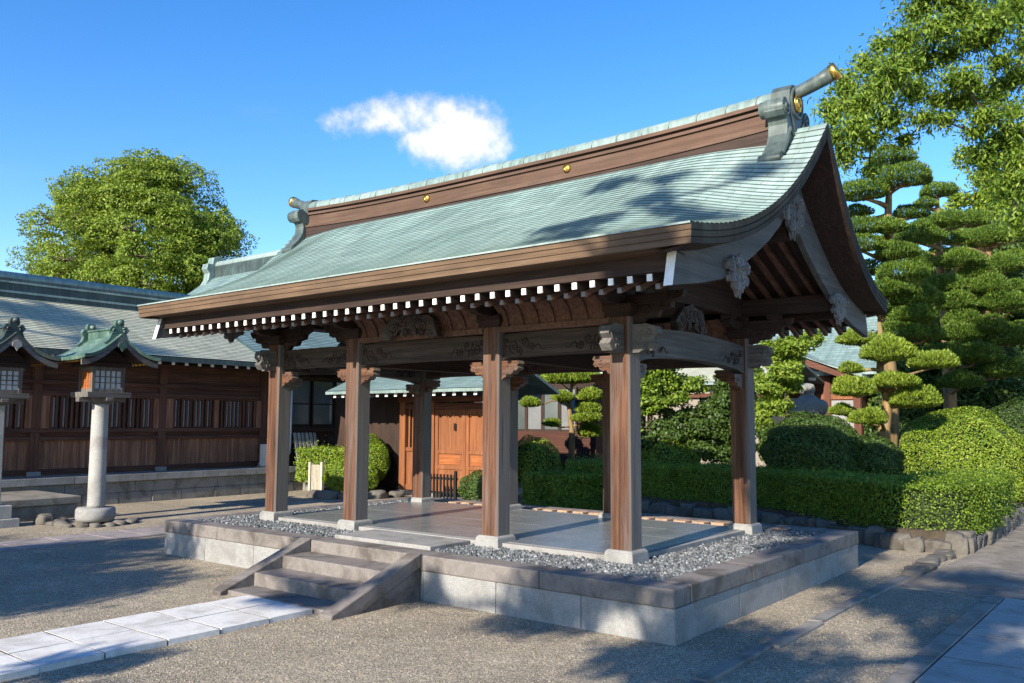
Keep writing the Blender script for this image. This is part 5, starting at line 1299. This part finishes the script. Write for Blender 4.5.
# dark evergreens behind the hedge, seen through the right bay
for i, (bx, lst, lab, mt, nn_) in enumerate((
    (655, [(640, 385, 22, 14, 0), (662, 382, 20, 13, .2), (625, 400, 18, 14, 0), (650, 402, 18, 11, -.1), (690, 385, 16, 10, .2), (676, 398, 12, 8, 0), (630, 425, 14, 12, 0), (625, 372, 20, 10, 0), (655, 368, 24, 9, .2)], 'mid green evergreen with dense crown seen just right of the nearest post', 'leaf_hedge', 13000),
    (700, [(665, 432, 18, 14, 0), (690, 440, 18, 13, .2), (712, 430, 16, 13, 0), (700, 450, 18, 10, -.1), (680, 455, 18, 10, 0), (650, 445, 14, 12, 0), (672, 418, 12, 8, .1), (722, 452, 14, 12, 0), (690, 415, 14, 10, .3), (712, 408, 14, 11, .2), (700, 428, 14, 10, -.2), (728, 432, 12, 12, .1), (660, 405, 12, 9, .2)], 'very dark loose shrub in front of the cream wall, seen through the right bay', 'leaf_dark', 15000),
    (735, [(725, 400, 14, 16, 0), (735, 425, 16, 14, 0), (745, 400, 14, 16, .1), (728, 380, 12, 10, 0), (742, 445, 16, 14, 0), (722, 415, 10, 10, -.1), (752, 375, 12, 12, 0), (766, 430, 12, 13, 0), (768, 448, 13, 12, 0), (760, 410, 10, 10, .1)], 'dark evergreen shrub directly behind the back corner post', 'leaf_dark', 13000))):
    tb = P(bx, 470, 17.4); tb[2] = .26
    tree('evergreen_shrub', lab, 'tree', tb, PC(lst, 17.4), mt, nn_, .085, .08, None, 'evergreens behind the hedge', .55, .2)
# the wood behind the garden: separate trees
labs = ['dark tree far behind the garden house at left of the middle posts', 'dark green tree behind the gatehouse roof, topped with lit leaves', 'deep green tree rising behind the cream walled annex', 'dense dark tree behind the red walled hall', 'tall yellow green tree in the far right corner behind the pines', 'dark spreading tree behind the second pine', 'big dark tree filling the right edge of the photo behind the dome bush', 'shaded tree low behind the small front pine', 'pale lit tree between the two tall pines', 'dark tree right behind the lowest pine pads at the right edge']
for i, (x, y, hw, hh, d, mt) in enumerate(((545, 392, 42, 42, 33, 'leaf_dark'), (430, 392, 60, 40, 30, 'leaf_camphor'), (650, 388, 62, 44, 34, 'leaf_dark'), (748, 380, 60, 52, 36, 'leaf_dark'), (1000, 215, 48, 80, 31, 'leaf_azalea'), (965, 300, 60, 85, 28, 'leaf_dark'), (1035, 310, 56, 115, 26, 'leaf_dark'), (890, 395, 52, 55, 24, 'leaf_dark'), (925, 345, 40, 75, 27, 'leaf_dark'), (1000, 400, 75, 60, 23.5, 'leaf_dark'))):
    c = P(x, y, d); r = np.array([hw*d/F, hw*d/F*.8, hh*d/F]); b0_ = np.array([c[0], c[1], .2])
    tree('background_tree', labs[i], 'tree', b0_, crown_clumps(c, r, 60, r[0]*.30, i), mt, 24000, .15, .16, None, 'trees behind the garden', .55, .3)

# ================================================================== GARDEN HOUSES BEHIND
def oriented(name, label, cat, loc, rz):
    o = thing(name, label, cat, loc); return o, rz
# dark garden house with sliding windows, between the middle posts
c = P(545, 433, 23); x, y = c[0], c[1]
wood('dark_red_boards', (.03, .012, .008), (.06, .022, .014), (.09, .036, .022), 0)
plain('grey_pane', (.17, .18, .185), .35, .1, 2)
gh = thing('garden_house', 'dark garden house with grey glass doors, red board base and green curved roof corner', 'house', (x, y, 0))
b = MB(); b.box(x-3.2, x+1.6, y+.1, y+3, .2, 2.9); b.build('wall', 'dark_wood_x', gh)
b = MB(); b.box(x-3.2, x+1.6, y-.0, y+.09, .55, 1.38); b.build('wainscot', 'dark_red_boards', gh)
for i in range(6):
    xa = x-2.3+i*.55; f = MB()
    f.box(xa, xa+.05, y+.02, y+.09, 1.38, 2.55); f.box(xa+.5, xa+.545, y+.02, y+.09, 1.38, 2.55); f.box(xa+.05, xa+.5, y+.03, y+.09, 2.50, 2.55); f.box(xa+.05, xa+.5, y+.03, y+.09, 1.38, 1.44); wf = f.build('window', 'dark_wood_z', gh)
    g = MB(); g.box(xa+.051, xa+.499, y+.05, y+.06, 1.441, 2.499); g.build('pane', 'grey_pane' if i % 2 else 'window_glass', wf)
simple_roof('roof', gh, (y-.75, 2.72), (y+1.4, 3.7), 'x', x-3.7, x-.1, 'copper_shingle', .3, .10, 18, True, 'copper_green')
# cream annex
c = P(700, 425, 22.5); x, y = c[0], c[1]
an = thing('garden_annex', 'low cream walled annex with white and red roof edge, half hidden by dark shrubs', 'house', (x, y, 0))
b = MB(); b.box(x-1.6, x+1.9, y, y+3, .2, 2.28); b.build('wall', 'plaster', an)
b = MB(); b.box(x-1.7, x+2.0, y-.10, y+.02, 2.285, 2.38); b.build('red_band', 'red_wood_x', an)
b = MB(); b.box(x-1.7, x+2.0, y-.06, y+.5, 2.385, 2.60); b.build('white_band', 'plaster', an)
simple_roof('roof', an, (y-.4, 2.66), (y+1.6, 3.2), 'x', x-1.9, x+2.2, 'copper_shingle_grey', .1, .06, 12, True, 'copper_trim')
# red hall
c = P(806, 420, 24); x, y = c[0], c[1]
rh = thing('red_hall', 'red brown garden hall with pale copper roof behind the stone statue', 'hall', (x, y, 0))
b = MB(); b.box(x-2.6, x+1.5, y, y+4, .2, 3.0); b.build('wall', 'red_wood_x', rh)
for xa in (x-.9, x+.62, x+1.4):
    p_ = MB(); p_.box(xa-.09, xa+.09, y-.06, y-.002, .2, 2.9); p_.build('post', 'red_wood_z', rh)
b = MB()
for i in range(9): b.box(x-.8, x+.5, y-.03, y-.004, 1.55+i*.075, 1.60+i*.075)
b.build('slats', 'door_wood_dark', rh)
b = MB(); b.box(x-.8, x+1.3, y-.04, y-.002, 2.28, 2.42); b.build('lintel', 'door_wood', rh)
b = MB(); b.box(x+.72, x+1.3, y-.03, y-.002, 1.5, 2.25); b.build('panel', 'grey_panel', rh)
b = MB(); b.prism([(x-1.6, 2.85), (x-.35, 3.62), (x+1.6, 2.82), (x+1.6, 2.68), (x-.35, 3.42), (x-1.6, 2.70)], 1, y-.62, y-.5); b.build('bargeboard', 'red_wood_x', rh)
pr_ = MB(); pr_.prism([(x-1.7, 2.92), (x-.35, 3.74), (x+.6, 3.28), (x+1.75, 2.92), (x+1.75, 2.83), (x-.35, 3.64), (x-1.7, 2.86)], 1, y-.7, y+1); pr_.build('porch_roof', 'copper_trim', rh)
b = MB(); b.box(x+.32, x+.52, y-.63, y-.62, 2.78, 2.95); b.build('white_board', 'white_paint', rh)
simple_roof('roof', rh, (y-.3, 3.05), (y+2.6, 5.2), 'x', x-3.2, x+2.1, 'copper_shingle', .25, .12, 26, True, 'copper_trim')
# stone guardian statue
c = P(808, 405, 17.2); x, y, z = c
st = thing('stone_statue', 'weathered seated stone guardian statue on a pedestal, head above the dark dome bush', 'statue', (x, y, .26))
b = MB(); b.frustum(x, y, .24, .55, .9, .8); b.frustum(x, y, .552, z-.30, .62, .58); b.box(x-.36, x+.36, y-.36, y+.36, z-.30, z-.22); b.build('pedestal', 'granite_grey', st, bevel=.015)
b = MB()
prof = [(.26, -.22), (.29, -.10), (.27, .02), (.21, .12), (.14, .18), (.10, .21), (.135, .25), (.15, .31), (.14, .37), (.09, .42), (0, .44)]
b.lathe(prof, (x, y, z), 22)
for v, f in [rock_bm((x+dx, y+dy, z+dz_), r_, 2, .08, .85, k) for k, (dx, dy, dz_, r_) in enumerate(((-.04, -.12, .30, (.10, .09, .10)), (.10, -.03, .36, (.05, .04, .06)), (-.10, -.03, .37, (.05, .04, .06)), (.24, .02, -.05, (.14, .16, .16)), (-.22, -.08, -.14, (.09, .09, .12)), (.0, -.20, -.12, (.08, .08, .14))))]: b.add(v, f, smooth=True)
sb = b.build('body', 'statue_stone', st)
rm = sb.modifiers.new('remesh', 'REMESH'); rm.mode = 'VOXEL'; rm.voxel_size = .022; rm.use_smooth_shade = True

# ================================================================== TREES BEHIND THE CAMERA that shade the court
def shade_tree(base, clumps, lab, top, n=9000):
    tree('court_tree', lab, 'tree', base, [(np.array(c, float)-np.array([0, 0, .62]), np.array(r, float)) for c, r in clumps], 'leaf_overhang', n, .13, .2, top, 'trees standing behind the viewer', .5, .4, 'bark', .15)
q = np.random.default_rng(5)
def scatter(n, x, y, z, k): return [((q.uniform(*x), q.uniform(*y), q.uniform(*z)), (q.uniform(*k), q.uniform(*k), q.uniform(*k)*.5)) for _ in range(n)]
shade_tree((-8.5, -13, 0), scatter(40, (-9.2, -4.0), (-12, -10), (4.4, 5.9), (.45, .75)), 'spreading tree behind the viewer that shades the gravel left of the steps', (-7, -11.4, 4.6), 20000)
shade_tree((2.9, -12, 0), scatter(21, (.4, 4.6), (-12.2, -9.8), (5.0, 9.0), (.45, .8))+scatter(6, (-.6, .9), (-11.4, -10.6), (5.7, 6.5), (.3, .5))+scatter(9, (-1.1, 1.1), (-11.5, -10.6), (9.4, 11.0), (.25, .45))+scatter(5, (-3.9, -1.6), (-11.4, -10.7), (5.6, 6.2), (.28, .42)), 'tall tree behind the viewer that shades the paved path and the roof end', (2.6, -11.2, 6), 20000)
shade_tree((-2, -14, 0), scatter(7, (-3.2, .2), (-12, -10), (4.0, 4.7), (.3, .5)), 'small tree behind the viewer that dapples the gravel before the platform', (-2, -12, 4), 3000)
shade_tree((-13.5, -12, 0), scatter(7, (-15, -12.5), (-12, -10), (9.3, 11.2), (.4, .8)), 'tall tree left of the viewer that streaks the corridor roof with shade', (-13.6, -11, 9), 5000)
